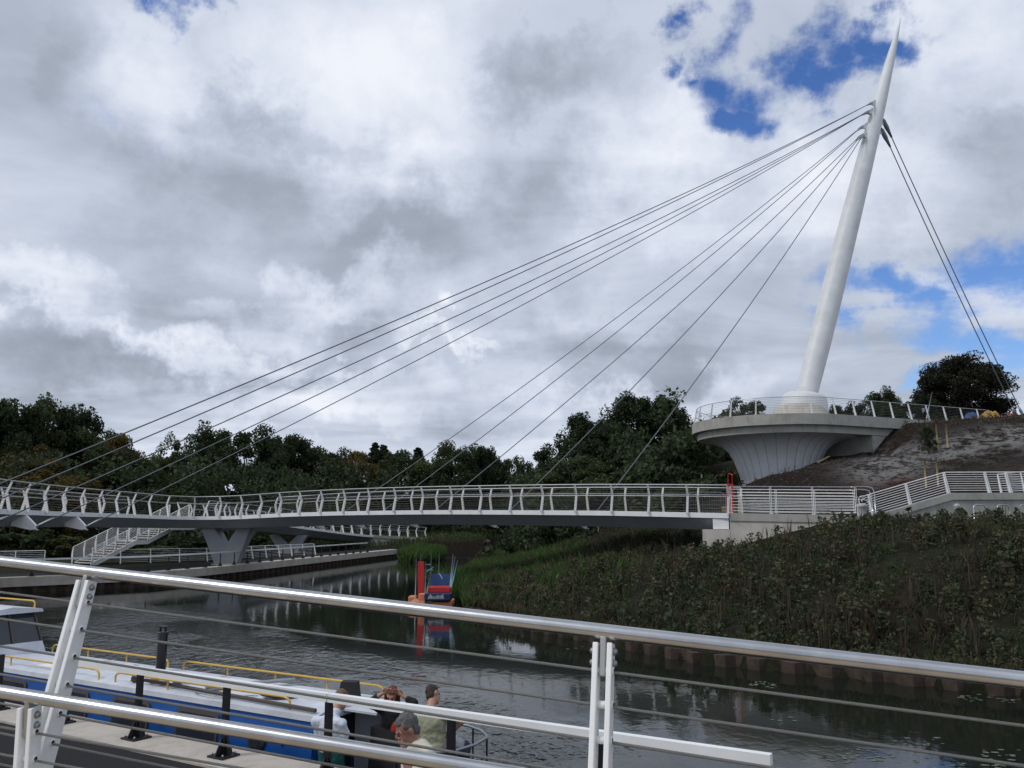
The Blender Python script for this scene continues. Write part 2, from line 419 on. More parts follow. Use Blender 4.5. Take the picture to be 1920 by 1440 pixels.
def np_mesh(name, V, Fq, mats, mi=None, smooth=False):
    me = bpy.data.meshes.new(name); V = np.asarray(V, np.float32); Fq = np.asarray(Fq, np.int32); nf, k = Fq.shape
    me.vertices.add(len(V)); me.vertices.foreach_set('co', V.ravel()); me.loops.add(nf*k); me.loops.foreach_set('vertex_index', Fq.ravel())
    me.polygons.add(nf); me.polygons.foreach_set('loop_start', np.arange(0, nf*k, k, dtype=np.int32)); me.polygons.foreach_set('loop_total', np.full(nf, k, np.int32))
    for m in mats: me.materials.append(m)
    if mi is not None: me.polygons.foreach_set('material_index', np.asarray(mi, np.int32))
    if smooth: me.polygons.foreach_set('use_smooth', np.ones(nf, bool))
    me.update(calc_edges=True); return me
# ------------------------------------------------------------------ canal outline and ground
RB = [(70, -12), (40, 5), (24, 13), (11.5, 20.6), (5.2, 25.2), (.8, 32.3), (-2.2, 39), (-3.75, 54.7), (-3.6, 72), (-1.9, 100), (2.3, 146), (5.6, 222), (8, 330)]
LB = [(0, 330), (-3, 222), (-5, 160), (-3.6, 118), (-3.9, 114.5), (-10.2, 112.5), (-13.4, 101), (-21, 60.3), (-22.8, 54.6), (-29.4, 48.4), (-48, 36), (-120, 22)]
NQ = [(-120, -2), (-30, 27.75), (-5.27, 13.05), (9.0, 4.5), (40, -14)]
POLY = RB + LB + NQ
# the near quay must lie on the fence line: direction (.857,-.515) through (-5.27, 13.3)
QD = Vector((.857, -.515, 0)); QN = Vector((.515, .857, 0)); Q0 = Vector((-5.47, 12.94, 0))     # first full black post of the quay fence
def qp(s, n=0., z=0.): return Q0 + QD*s + QN*n + Vector((0, 0, z))
a_, b_ = qp(-28.5, .42), qp(60, .42)
NQ = [(-120, -2), (a_.x, a_.y), (b_.x, b_.y)]
POLY = RB + LB + NQ
PX = np.array(POLY, float)
KIND = ['r']*(len(RB)-1) + ['e'] + ['l']*(len(LB)-1) + ['e'] + ['n']*(len(NQ)-1) + ['e']
def segd(X, Y, a, b):
    ax, ay = a; bx, by = b; dx, dy = bx-ax, by-ay; t = np.clip(((X-ax)*dx+(Y-ay)*dy)/(dx*dx+dy*dy), 0, 1)
    return np.hypot(X-ax-t*dx, Y-ay-t*dy)
def inside(X, Y):
    r = np.zeros(X.shape, bool); n = len(PX)
    for i in range(n):
        x1, y1 = PX[i]; x2, y2 = PX[(i+1) % n]
        c = ((y1 > Y) != (y2 > Y)) & (X < (x2-x1)*(Y-y1)/((y2-y1) if y2 != y1 else 1e-9)+x1); r ^= c
    return r
def ss(x, a, b):
    t = np.clip((x-a)/(b-a), 0, 1); return t*t*(3-2*t)
def dists(X, Y):
    dr = np.full(X.shape, 1e9); dl = dr.copy(); dn = dr.copy()
    for i in range(len(POLY)):
        d = segd(X, Y, POLY[i], POLY[(i+1) % len(POLY)]); k = KIND[i]
        if k == 'r': dr = np.minimum(dr, d)
        elif k == 'l': dl = np.minimum(dl, d)
        elif k == 'n': dn = np.minimum(dn, d)
    return dr, dl, dn
def hnoise(X, Y, s, seed):
    r = np.random.default_rng(seed); z = 0*X
    for _ in range(7):
        a = r.uniform(0, 6.28); k = s*r.uniform(.6, 1.8); z = z+np.sin((X*np.cos(a)+Y*np.sin(a))*k+r.uniform(0, 6.28))
    return z/7
PC = Vector((21.7, 69.0, 0))          # centre of the round lookout
def ground(X, Y):
    X = np.asarray(X, float); Y = np.asarray(Y, float)
    dr, dl, dn = dists(X, Y); ins = inside(X, Y)
    right = (dr < dl) & (dr < dn)
    crest = 2.35+1.12*ss(X, 9, 16)-.3*ss(Y, 60, 95)
    zr = .22+crest*ss(dr, -1.5, 13)+hnoise(X, Y, 1.3, 1)*.10*ss(dr, .5, 3)
    zr = zr+.9*ss(Y, 45.5, 52)*ss(X, 2, 9)*(1-ss(X, 12, 17))+np.clip(4.12-zr, 0, 2)*ss(X, 13.5, 16.5)*ss(Y, 40.6, 42.2)
    up = .2*(X-19)+.275*(np.minimum(Y, 66+X*.0)-46.5)
    up = np.where(X < 19, up-.42*(19-X), up)
    up = up-2.8*np.exp(-((X-20)**2+(Y-69)**2)/45)-1.3*np.exp(-((X-27.2)**2/5+(Y-64)**2/22))
    up = np.maximum(up, 0)*ss(X, 6, 16)*ss(Y, 45.5, 48)
    zr = zr+np.where(up > 7.6, 7.6+np.tanh((up-7.6)/3)*.5, up)+hnoise(X, Y, 1.1, 5)*.16*ss(up, .3, 2)
    zl = .84+0*X
    soft = (Y > 101)                                             # grassy left bank beyond the quay
    zl = np.where(soft, .15+.9*ss(dl, 0, 3), zl)
    pile = (X > -11.5) & (Y > 110) & (Y < 122)
    zl = np.where(pile, 1.25, zl)
    zl = zl+ss(Y, 95, 150)*1.2+4*ss(-X, 60, 110)+hnoise(X, Y, .3, 2)*.2*ss(dl, 8, 14)
    zn = .84+0*X
    z = np.where(right, zr, np.where(dl < dn, zl, zn))
    bed = np.full(X.shape, -1.3)
    edge = np.where(right, np.clip((dr)/.5, 0, 1), np.where((dl < dn) & soft, np.clip(dl/1., 0, 1), 1.))
    z = np.where(ins, bed, z)
    quay = (~right) & ((dn < dl) | ~soft)
    z = np.where((~ins) & quay & (np.minimum(dn, dl) < .45), -1.3, z)
    return z
def gz(x, y): return float(ground(np.array([x]), np.array([y]))[0])
def axis_(spans):
    out = []
    for a, b, st in spans: out += list(np.arange(a, b, st))
    return np.array(out+[spans[-1][1]])
xs = axis_([(-700, -200, 50), (-200, -60, 10), (-60, -34, 2), (-34, 46, .5), (46, 70, 2), (70, 200, 10), (200, 700, 50)])
ys = axis_([(-120, -20, 20), (-20, 12, 2), (12, 78, .5), (78, 130, 1.), (130, 300, 6), (300, 1200, 60)])
XX, YY = np.meshgrid(xs, ys); ZZ = ground(XX, YY); nx, ny = len(xs), len(ys)
idx = np.arange(nx*ny).reshape(ny, nx)
Fq = np.stack([idx[:-1, :-1], idx[:-1, 1:], idx[1:, 1:], idx[1:, :-1]], -1).reshape(-1, 4)
me = np_mesh('ground', np.stack([XX, YY, ZZ], -1).reshape(-1, 3), Fq, [M['ground']], smooth=True)
dr, dl, dn = dists(XX, YY)
cov = np.where((dr < dl) & (dr < dn), ss(ZZ, 5.2, 3.6)*ss(YY, 100, 30)*.8+ss(YY, 70, 90)+ss(XX, 44, 60), 1.)
cov = np.clip(cov, 0, 1)
zc_ = 6.7+.30*np.clip(XX-21.5, 0, 6)+.2*np.clip(XX-27.5, 0, 99); dust = (np.exp(-((ZZ-zc_)/.85)**2)*ss(XX, 20, 24)+.75*np.exp(-((ZZ-6.5)/.6)**2)*ss(XX, 28, 32))*ss(YY, 80, 70)*(dr < dl); dust = np.clip(dust*1.25, 0, 1)
ca = me.attributes.new('cover', 'FLOAT_VECTOR', 'POINT')
ca.data.foreach_set('vector', np.stack([cov, dust, 0*cov], -1).reshape(-1).astype(np.float32))
o = bpy.data.objects.new('ground', me); COL.objects.link(o); tag(o, kind='structure')
# water sheet
mb = MB(); mb.add([(-400, -60, 0), (400, -60, 0), (400, 420, 0), (-400, 420, 0)], [(0, 1, 2, 3)]); o = mb.build('water', M['water']); tag(o, kind='structure')

# ------------------------------------------------------------------ quays
def strip(pts, w0, w1, z0, z1, side=1):
    """prism following a plan polyline, between offsets w0 and w1 to its left (side=1)"""
    P_ = [Vector((p[0], p[1], 0)) for p in pts]; n = len(P_); off = []
    for i in range(n):
        a = (P_[i]-P_[i-1]).normalized() if i > 0 else None; b = (P_[i+1]-P_[i]).normalized() if i < n-1 else None
        t = ((a or b)+(b or a)).normalized(); nn = Vector((-t.y, t.x, 0))*side
        k = 1/max(.5, nn.dot(Vector((-(b or a).y, (b or a).x, 0))*side)); off.append(nn*k)
    secs = []
    for p, nn in zip(P_, off):
        a, b = p+nn*w0, p+nn*w1; secs.append([Vector((a.x, a.y, z0)), Vector((b.x, b.y, z0)), Vector((b.x, b.y, z1)), Vector((a.x, a.y, z1))])
    return secs
def loft_fix(mb, secs, mi=0):
    mb.loft(secs, mi)
def sheetpile(pts, z0, z1, depth=.22, pitch=.9):
    """corrugated sheet piling as a solid wall along a plan polyline"""
    P_ = [Vector((p[0], p[1], 0)) for p in pts]; secs = []
    for a, b in zip(P_, P_[1:]):
        t = (b-a).normalized(); nn = Vector((-t.y, t.x, 0)); l = (b-a).length; k = max(1, round(l/pitch)); st = l/k
        for i in range(k):
            for f, d in ((0, 0), (.22, depth), (.5, depth), (.72, 0)):
                p = a+t*(st*(i+f))+nn*d; q = a+t*(st*(i+f))+nn*(depth+.25)
                zt = z1+random.uniform(-.015, .02); secs.append([Vector((p.x, p.y, z0)), Vector((p.x, p.y, zt)), Vector((q.x, q.y, zt)), Vector((q.x, q.y, z0))])
    mb = MB(); mb.loft(secs); return mb
# far quay: coping, piles, path
FQ = [(-13.4, 101), (-21, 60.3), (-22.8, 54.6), (-29.4, 48.4), (-48, 36), (-120, 22)]
qw = empty('quay_wall', 'pale concrete coping on rusty sheet piles along the far towpath under the white bridge', 'quay wall')
mb = MB(); loft_fix(mb, strip(FQ, 0, .95, .38, .9, -1)); mb.build('coping', M['coping'], qw)
sheetpile([(p[0]-.12, p[1]) for p in FQ][::-1], -1.2, .36).build('sheet_piling', M['rust'], qw)
mb = MB(); loft_fix(mb, strip([(p[0], p[1]) for p in FQ], .97, 4.6, .6, .872, -1)); o = mb.build('towpath', M['tarmac']); tag(o, kind='structure')
# near quay
nqw = empty('quay_wall', 'pale coping beside the moored blue narrowboat, with tarmac behind it', 'quay wall')
nqp = [tuple(qp(-60, .42).xy), tuple(qp(55, .42).xy)]
mb = MB(); loft_fix(mb, strip(nqp, 0, .81, .38, .9, -1)); mb.build('coping', M['coping'], nqw)
mb = MB(); loft_fix(mb, strip([tuple(qp(-60, .36).xy), tuple(qp(55, .36).xy)], 0, .3, -1.2, .37, -1)); mb.build('quay_face', M['rust'], nqw)
mb = MB(); loft_fix(mb, strip(nqp, .825, 12, .5, .872, -1)); o = mb.build('quay_path', M['tarmac']); tag(o, kind='structure')

# right bank piles and the piled corner on the left bank
rp = [(70, -12), (40, 5), (24, 13), (11.5, 20.6), (5.2, 25.2), (.8, 32.3), (-2.2, 39)]
o = sheetpile(rp[::-1], -1.2, .30, .26, .95).build('pile_wall', M['rust']); tag(o, 'low rusty corrugated sheet piling holding the foot of the weedy bank', 'retaining wall')
o = sheetpile([(-10.3, 112.4), (-3.9, 114.4), (-3.5, 118.5), (-4.6, 140)][::-1], -1.2, 1.45, .3, .8).build('pile_wall', M['rust']); tag(o, 'dark red sheet pile corner standing out into the narrow far channel', 'retaining wall')

# ------------------------------------------------------------------ quay fences: black posts, white top rail
def black_post():
    me_post = MB()
    me_post.box((0, 0, .455), (.075, .075, .87))
    m1 = me_post.mesh('post', M['black'])
    f = MB(); f.box((0, 0, .012), (.30, .30, .024))
    for a in range(4):
        d = Vector((math.cos(a*math.pi/2), math.sin(a*math.pi/2), 0)); nn = Vector((-d.y, d.x, 0))
        f.plate([d*.036+Vector((0, 0, .022)), d*.14+Vector((0, 0, .022)), d*.14+Vector((0, 0, .05)), d*.05+Vector((0, 0, .24)), d*.036+Vector((0, 0, .24))], nn, .012)
    for i in (-1, 1):
        for j in (-1, 1): f.lathe([(.016, 0), (.016, .02), (.006, .034)], (.105*i, .105*j, .022), 8, mi=1)
    m2 = f.mesh('base_plate', [M['black'], M['galv']])
    return m1, m2
bp, bb = black_post()
def quay_fence(label, pts, rz, rail):
    e = empty('quay_fence', label, 'fence')
    for p in pts:
        o = inst(bp, 'post', e, p, rz); inst(bb, 'base_plate', o, (0, 0, 0))
    mb = MB()
    for a, b in zip(rail, rail[1:]): mb.beam(a, b, .09, .10)
    mb.build('top_rail', M['white'], e); return e
SP = 1.86
quay_fence('black posted fence with a white top rail on the near coping beside the narrowboat', [qp(SP*i, 0, .902) for i in range(-12, 5)], math.atan2(QD.y, QD.x),
           [qp(-1.03*SP, 0, 1.845), qp(2*SP-.01, 0, 1.845)] )
mb = MB(); mb.beam(qp(2*SP+.01, 0, 1.845), qp(4.93*SP, 0, 1.845), .09, .10)
o = mb.build('top_rail', M['white'], [o for o in COL.objects if o.name == 'quay_fence'][0])
fl = [Vector((-13.85, 99, 0)), Vector((-21.45, 60.2, 0)), Vector((-23.2, 54.9, 0)), Vector((-29.7, 48.9, 0)), Vector((-48.2, 36.5, 0))]
pts = []
for a, b in zip(fl, fl[1:]):
    k = max(1, round((b-a).length/2.0))
    for i in range(k): pts.append(a.lerp(b, i/k))
pts = [p for p in pts if p.y < 92]
quay_fence('black posted fence with a white top rail along the far towpath edge', [p+Vector((0, 0, .902)) for p in pts], 0.2, [Vector((pts[0].x, pts[0].y, 1.87))]+[Vector((p.x, p.y, 1.87)) for p in fl[1:]])
# ------------------------------------------------------------------ footbridge
def plate_post(prof, wdt, th, name, m):
    """bent fin: prof = list of (outward offset, height, half depth)"""
    f = MB(); L_ = [Vector((o_-h_, 0, z)) for o_, z, h_ in prof]; R_ = [Vector((o_+h_, 0, z)) for o_, z, h_ in prof]
    for s_ in (-1, 1):
        f2 = [p+Vector((0, s_*wdt/2, 0)) for p in L_+R_[::-1]]
        f.plate(f2, (0, 1, 0), th)
    z0 = prof[0][1]
    for o_, z, h_ in prof[:3]: f.box((o_, 0, z+.12), (.03, wdt, .03))
    return f.mesh(name, m)
PB = [(0., -.10, .04), (-.03, .0, .082), (-.24, .86, .066), (-.02, 1.42, .036)]
post_bent = plate_post(PB, .06, .022, 'post', M['white'])
def bent_railing(parent, pts, outs, label=None, skip=None, nw=9, rails=True):
    r = empty('railing', parent=parent)
    if label: r['label'] = label
    for i, (p, o_) in enumerate(zip(pts, outs)):
        inst(post_bent, 'post', r, p+o_*.10, math.atan2(o_.y, o_.x))
    mb = MB(); mb.tube([p+o_*.09+Vector((0, 0, 1.45)) for p, o_ in zip(pts, outs)], .035, 7); mb.build('handrail', M['railgrey'], r)
    mb = MB(); mb.tube([p-o_*.20+Vector((0, 0, .95)) for p, o_ in zip(pts, outs)], .027, 6); mb.build('inner_rail', M['railgrey'], r)
    for k in range(nw):
        z = .12+k*1.22/(nw-1)
        off = np.interp(z, [0, .86, 1.42], [.07, -.14, .08])
        mb = MB(); mb.tube([p+o_*off+Vector((0, 0, z)) for p, o_ in zip(pts, outs)], .0065, 4, cap=False); mb.build('wire', M['wire'], r)
    return r
E_ = [(1366, 963, 43.7), (1298, 961.5, 44.5), (1150, 958.6, 46.6), (1050, 957.6, 48), (892, 957, 51), (784, 957.3, 53), (647, 959.3, 56), (537, 962.5, 59.3), (480, 965.6, 61.2), (425, 968, 62.9), (368, 968.6, 63.6),
      (328, 968, 62.9), (297, 966.7, 61.3), (268, 965.3, 59.2), (238, 964, 57.2), (207, 963, 55.1), (176, 962, 53.1), (143, 960.8, 51), (112, 959.6, 49.1), (78, 958.2, 47), (46, 956.8, 45.1), (12, 955.4, 43.1)]
EP = [at(*e) for e in E_]; EP += [Vector((-24.6, 37.5, 4.7)), Vector((-23.5, 31, 4.7)), Vector((-21.8, 24, 4.7)), Vector((-19.5, 16, 4.6))]
SQ = .53
near = catmull(EP, SQ)                                        # near edge of the deck every half metre
for _ in range(4): near = [near[0]]+[(near[i-1]+near[i]*2+near[i+1])/4 for i in range(1, len(near)-1)]+[near[-1]]
T_ = tangents(near); OUT = [Vector((-t.y, t.x, 0)) for t in T_]     # outward = towards the canal / camera side
WD = 4.0
far_e = []
for p, o_ in zip(near, OUT): q = p-o_*WD; q.z = p.z; far_e.append(q)
bridge = empty('footbridge', 'white steel footbridge curving across the canal on V shaped piers', 'bridge')
def deck_parts(parent, nr, outs, wd, suffix_dark=True):
    def secs(fn): return [fn(p, o_) for p, o_ in zip(nr, outs)]
    Z = lambda z: Vector((0, 0, z))
    mb = MB(); mb.loft(secs(lambda p, o_: [p-o_*.08+Z(-.04), p-o_*(wd-.08)+Z(-.04), p-o_*(wd-.08)+Z(-.10), p-o_*.08+Z(-.10)])); mb.build('deck', M['buff'], parent)
    mb = MB(); mb.loft(secs(lambda p, o_: [p+Z(.02), p-o_*.075+Z(.02), p-o_*.075+Z(-.24), p+Z(-.24)])); mb.build('edge_beam', M['white'], parent)
    mb = MB(); mb.loft(secs(lambda p, o_: [p-o_*wd+Z(.02), p-o_*(wd-.075)+Z(.02), p-o_*(wd-.075)+Z(-.24), p-o_*wd+Z(-.24)])); mb.build('edge_beam', M['white'], parent)
    mb = MB(); mb.loft(secs(lambda p, o_: [p-o_*.08+Z(-.11), p-o_*(wd-.08)+Z(-.11), p-o_*(wd-.08)+Z(-.20), p-o_*(wd-1.0)+Z(-.86), p-o_*1.0+Z(-.86), p-o_*.08+Z(-.20)])); mb.build('girder', M['grey_paint'], parent)
deck_parts(bridge, near, OUT, WD)
st = [i for i in range(0, len(near), 4)]
# match post positions to 2 m
bent_railing(bridge, [near[i] for i in st], [OUT[i] for i in st])
# far railing, with the gap where the second arm joins
j0 = min(range(len(near)), key=lambda i: (near[i]-at(437, 968, 62.7)).length); j1 = min(range(len(near)), key=lambda i: (near[i]-at(318, 968, 62.4)).length)
fp = [(far_e[i], -OUT[i]) for i in range(len(near))]
# resample far edge evenly at 2 m
def resamp(lst, stp):
    res = [lst[0]]; acc = 0
    for a, b in zip(lst, lst[1:]):
        acc += (b[0]-a[0]).length
        if acc >= stp: res.append(b); acc = 0
    return res
A_ = resamp(fp[:j0], 2.0); B_ = resamp(fp[j1:], 2.0)
bent_railing(bridge, [a[0] for a in A_], [a[1] for a in A_]); bent_railing(bridge, [a[0] for a in B_], [a[1] for a in B_])
# second arm, falling away to the right beyond the junction
C2 = [(-26.2, 66.5, 4.30), (-26.3, 74, 4.22), (-24.9, 84, 3.95), (-22.5, 94, 3.25), (-19.6, 104, 2.55), (-16.2, 113, 2.15), (-12.9, 120.5, 1.8)]
c2 = catmull(C2, .8)[2:]; t2 = tangents(c2); o2 = [Vector((t.y, -t.x, 0)) for t in t2]
n2 = [p+o_*1.9 for p, o_ in zip(c2, o2)]
cut = min(range(len(c2)), key=lambda i: abs(c2[i].y-106))
sw = empty('second_arm', parent=bridge); sw['label'] = 'farther ramp arm of the bridge falling towards the grassy bank'
deck_parts(sw, n2[:cut+1], o2[:cut+1], 3.8)
r1 = resamp(list(zip(n2, o2)), 2.0); r2 = resamp([(p-o_*3.8, -o_) for p, o_ in zip(n2, o2)][5:], 2.0)
for r_, nm in ((r1, 'near'), (r2, 'far')):
    rr = empty('arm_railing', parent=bridge)
    for p, o_ in r_: inst(post_bent, 'post', rr, p+o_*.10, math.atan2(o_.y, o_.x))
    for z, off, rdd in ((1.45, .09, .035), (.95, -.2, .025)):
        mb = MB(); mb.tube([p+o_*off+Vector((0, 0, z)) for p, o_ in r_], rdd, 6); mb.build('handrail', M['railgrey'], rr)
    for k in range(7):
        z = .15+k*.18; mb = MB(); mb.tube([p+o_*np.interp(z, [0, .86, 1.42], [.07, -.14, .08])+Vector((0, 0, z)) for p, o_ in r_], .008, 4, cap=False); mb.build('wire', M['wire'], rr)
# V piers
def vpier(base, top, span, wid, label):
    """V of two tapering fins opening along the bridge"""
    e = empty('pier', parent=bridge); e['label'] = label
    bx = Vector(base); tp = Vector(top); d = span.normalized(); nn = Vector((-d.y, d.x, 0)); H = tp.z-bx.z
    def sec(t, x0, x1, hy): c = bx.lerp(tp, t); return [c+d*x0-nn*hy, c+d*x1-nn*hy, c+d*x1+nn*hy, c+d*x0+nn*hy]
    f = MB(); f.loft([sec(0, -.85, .85, .32), sec(.5, -1.4, 1.4, .42)]); f.build('pier_stem', M['grey_paint'], e)
    for s_ in (-1, 1):
        lo = (-1.397, -.003) if s_ < 0 else (.003, 1.397); hi = (-1.98, -.92) if s_ < 0 else (.92, 1.98)
        f = MB(); f.loft([sec(.502, lo[0], lo[1], .42), sec(1, hi[0], hi[1], .60)]); f.build('pier_arm', M['grey_paint'], e)
    f = MB(); f.lathe([(1.15, 0), (1.15, .1), (1.0, .14)], (bx.x, bx.y, bx.z-.05), 20); f.build('pier_foot', M['conc'], e)
ib = min(range(len(near)), key=lambda i: (near[i]-at(397, 968, 63.4)).length)
pc = near[ib]-OUT[ib]*2.0
vpier((pc.x, pc.y, .87), (pc.x, pc.y, pc.z-.84), Vector((1, -.12, 0)), 1, 'pale grey V shaped steel pier rising from the towpath under the bend')
k88 = min(range(len(c2)), key=lambda i: abs(c2[i].y-90)); pc = c2[k88]
vpier((pc.x, pc.y, .9), (pc.x, pc.y, pc.z-.84), Vector((1, .1, 0)), 1, 'smaller V shaped pier under the farther arm')
# cable brackets on the left part (outer edge) and far side of the main span
M_HEAD = {}
def br_point(px, edge, ofs, dz):
    lst = near if edge == 'n' else far_e
    best = min(range(len(lst)), key=lambda i: abs((960+F*lst[i].x/(lst[i].y*_cp+(lst[i].z-CAMZ)*_sp))-px) + (0 if (lst[i].y < 62 if edge == 'n' else True) else 1e4))
    return best
def anchor(i, edge, out, dz):
    p = near[i].copy() if edge == 'n' else far_e[i].copy(); o_ = OUT[i] if edge == 'n' else -OUT[i]
    tip = p+o_*out+Vector((0, 0, dz)); f = MB(); t = T_[i]
    f.plate([p-o_*.6+Vector((0, 0, -.25)), p+o_*.02+Vector((0, 0, -.26)), tip+Vector((0, 0, .18))+o_*.12, tip+o_*.1+Vector((0, 0, -.05)), tip-o_*.15+Vector((0, 0, -.05)), p-o_*.7+Vector((0, 0, -.8))], t, .22)
    f.lathe([(.05, -.25), (.05, .25)], tip+o_*.08, 8, axis=(t+Vector((0, 0, .2))))
    f.build('cable_bracket', M['white'], bridge); return tip+o_*.12+Vector((0, 0, .12))
left_idx = []
for y_ in (31.5, 35, 39.4): left_idx.append(min(range(len(near)//2, len(near)), key=lambda i: abs(near[i].y-y_)))
for px in (62, 164):
    left_idx.append(min((i for i in range(len(near)//2, len(near)) if near[i].y < 58), key=lambda i: abs((960+F*(near[i].x+.5)/(near[i].y*_cp))-px)))
LA = [anchor(i, 'n', .45, -.98) for i in left_idx]
RA = []
for px in (600, 676, 780, 922, 1092):
    i = min((i for i in range(0, len(far_e)//2) if far_e[i].y < 64.5), key=lambda i: abs((960+F*(far_e[i].x+.25)/(far_e[i].y*_cp))-px))
    RA.append(anchor(i, 'f', .45, -1.0))

# staircase down to the towpath
stair = empty('staircase', parent=bridge); stair['label'] = 'white open stair with two flights dropping behind the bridge to the towpath'
S0 = Vector((-32.6, 65.2, .9)); S1 = Vector((-28.2, 72.2, 4.25)); sd_ = Vector((S1.x-S0.x, S1.y-S0.y, 0)); SL = sd_.length; sd_.normalize(); sn = Vector((-sd_.y, sd_.x, 0))
def sz(s_):                        # two flights and a landing
    f = s_/SL
    return .9+3.35*(f/.44*.5 if f < .44 else (.5 if f < .56 else .5+(f-.56)/.44*.5))
nst = 22
for i in range(nst):
    s_ = SL*(i+.5)/nst; c = S0+sd_*s_; mb = MB(); z = sz(s_)
    mb.box((c.x, c.y, z), (SL/nst*1.02, 2.3, .05), math.atan2(sd_.y, sd_.x)); mb.build('step', M['conc2'], stair)
for s_ in (-1, 1):
    mb = MB(); secs = []
    for f in (0, .44, .56, 1):
        c = S0+sd_*(SL*f)+sn*(1.2*s_); z = sz(SL*f)
        secs.append([Vector((c.x, c.y, z-.28))-sn*.03, Vector((c.x, c.y, z-.28))+sn*.03, Vector((c.x, c.y, z+.08))+sn*.03, Vector((c.x, c.y, z+.08))-sn*.03])
    mb.loft(secs); mb.build('stringer', M['white'], stair)
    rr = empty('stair_railing', parent=stair)
    fr = [0, .11, .22, .33, .44, .56, .67, .78, .89, 1]
    rp_ = [(S0+sd_*(SL*f)+sn*(1.22*s_), sz(SL*f)) for f in fr]
    for c, z in rp_:
        mb = MB(); mb.plate([Vector((c.x, c.y, z))+sn*(.02*s_)-sd_*.05, Vector((c.x, c.y, z+.65))+sn*(.14*s_)-sd_*.05, Vector((c.x, c.y, z+1.25))+sn*(.03*s_)-sd_*.04,
                             Vector((c.x, c.y, z+1.25))+sn*(.03*s_)+sd_*.04, Vector((c.x, c.y, z+.65))+sn*(.14*s_)+sd_*.05, Vector((c.x, c.y, z))+sn*(.02*s_)+sd_*.05], sn, .05)
        mb.build('post', M['white'], rr)
    for k in range(9):
        mb = MB(); h = .16+k*.135; mb.tube([Vector((c.x, c.y, z+h))+sn*(.1*s_) for c, z in rp_], .03 if k == 8 else .013, 5); mb.build('rail' if k < 8 else 'handrail', M['white'], rr)

# white parapet on the land side of the far towpath
def wire_parapet(label, path, h=1.15, lean=.22, nk=7, step=1.95, name='parapet_fence', m=None):
    e = empty(name, label, 'fence'); pts = []
    P_ = [Vector(p) for p in path]
    for a, b in zip(P_, P_[1:]):
        k = max(1, round((b-a).length/step)); pts += [a.lerp(b, i/k) for i in range(k)]
    pts.append(P_[-1]); tt = tangents(pts); nn = [Vector((-t.y, t.x, 0)) for t in tt]
    for p, n_, t in zip(pts, nn, tt):
        mb = MB(); mb.plate([p-t*0-n_*.06, p+n_*.06, p+n_*(lean+.03)+Vector((0, 0, h)), p+n_*(lean-.03)+Vector((0, 0, h))], t, .05); mb.build('post', M['white'], e)
    for k in range(nk+1):
        z = h*(k+1)/(nk+1); mb = MB(); mb.tube([p+n_*(lean*z/h)+Vector((0, 0, z)) for p, n_ in zip(pts, nn)], .024 if k == nk else .010, 5); mb.build('rail' if k < nk else 'handrail', M['white'], e)
    return e
wire_parapet('low white railing with leaning posts behind the far towpath, to the right of the stair', [(-19.2, 84, .9), (-24.6, 69.5, .9), (-29.8, 65.5, .9)], 1.05, -.25)
wire_parapet('low white railing behind the far towpath at the left edge, before the stair', [(-34.5, 63.5, .9), (-47, 55, .9), (-60, 49, .9)], 1.05, -.25)
# concrete abutment of the farther arm
ab = empty('abutment', 'pale concrete abutment wall where the farther bridge arm meets the quay end', 'abutment')
secs = []
for p, o_ in list(zip(n2, o2))[cut:]:
    a = p+o_*.05; b = p-o_*3.85; zt = p.z-.02; secs.append([Vector((a.x, a.y, -.3)), Vector((b.x, b.y, -.3)), Vector((b.x, b.y, zt)), Vector((a.x, a.y, zt))])
mb = MB(); mb.loft(secs); mb.build('wall', M['conc2'], ab)
secs = []
for p, o_ in list(zip(n2, o2))[cut:]:
    a = p+o_*.16; b = p-o_*.30; secs.append([Vector((a.x, a.y, p.z-.30)), Vector((b.x, b.y, p.z-.30)), Vector((b.x, b.y, p.z+.06)), Vector((a.x, a.y, p.z+.06))])
mb = MB(); mb.loft(secs); mb.build('coping', M['coping'], ab)

# ------------------------------------------------------------------ right abutment with tube railings
R0 = near[0]; td = -(near[2]-near[0]); td.z = 0; td.normalize(); td = Vector((.935, -.355, 0)).normalized(); rn = Vector((-.355, -.935, 0)).normalized()
def ra(s_, n_=0., z=0.): return Vector((R0.x+td.x*s_+rn.x*n_, R0.y+td.y*s_+rn.y*n_, z))
abr = empty('abutment', 'concrete abutment block carrying the bridge end on top of the weedy bank', 'abutment')
zt = R0.z
mb = MB(); mb.loft([[ra(.05, .06, zt-.36), ra(.05, -4.4, zt-.36), ra(.05, -4.4, zt+.03), ra(.05, .06, zt+.03)], [ra(6.6, .06, zt-.50), ra(6.6, -4.4, zt-.50), ra(6.6, -4.4, zt-.11), ra(6.6, .06, zt-.11)]]); mb.build('coping', M['conc'], abr)
mb = MB(); mb.loft([[ra(.05, 0, 1.8), ra(.05, -4.3, 1.8), ra(.05, -4.3, zt-.37), ra(.05, 0, zt-.37)], [ra(6.6, 0, 1.8), ra(6.6, -4.3, 1.8), ra(6.6, -4.3, zt-.51), ra(6.6, 0, zt-.51)]]); mb.build('wall', M['conc2'], abr)
mb = MB(); mb.loft([[ra(-1.35, .02, 1.6), ra(-1.35, -4.3, 1.6), ra(-1.35, -4.3, zt-.80), ra(-1.35, .02, zt-.80)], [ra(.04, .02, 1.6), ra(.04, -4.3, 1.6), ra(.04, -4.3, zt-.80), ra(.04, .02, zt-.80)]]); mb.build('bearing_shelf', M['conc2'], abr)
mb = MB(); mb.box(ra(-.42, -.5, zt-.51), (.8, .8, .54), math.atan2(td.y, td.x)); mb.build('bearing', M['white'], abr)
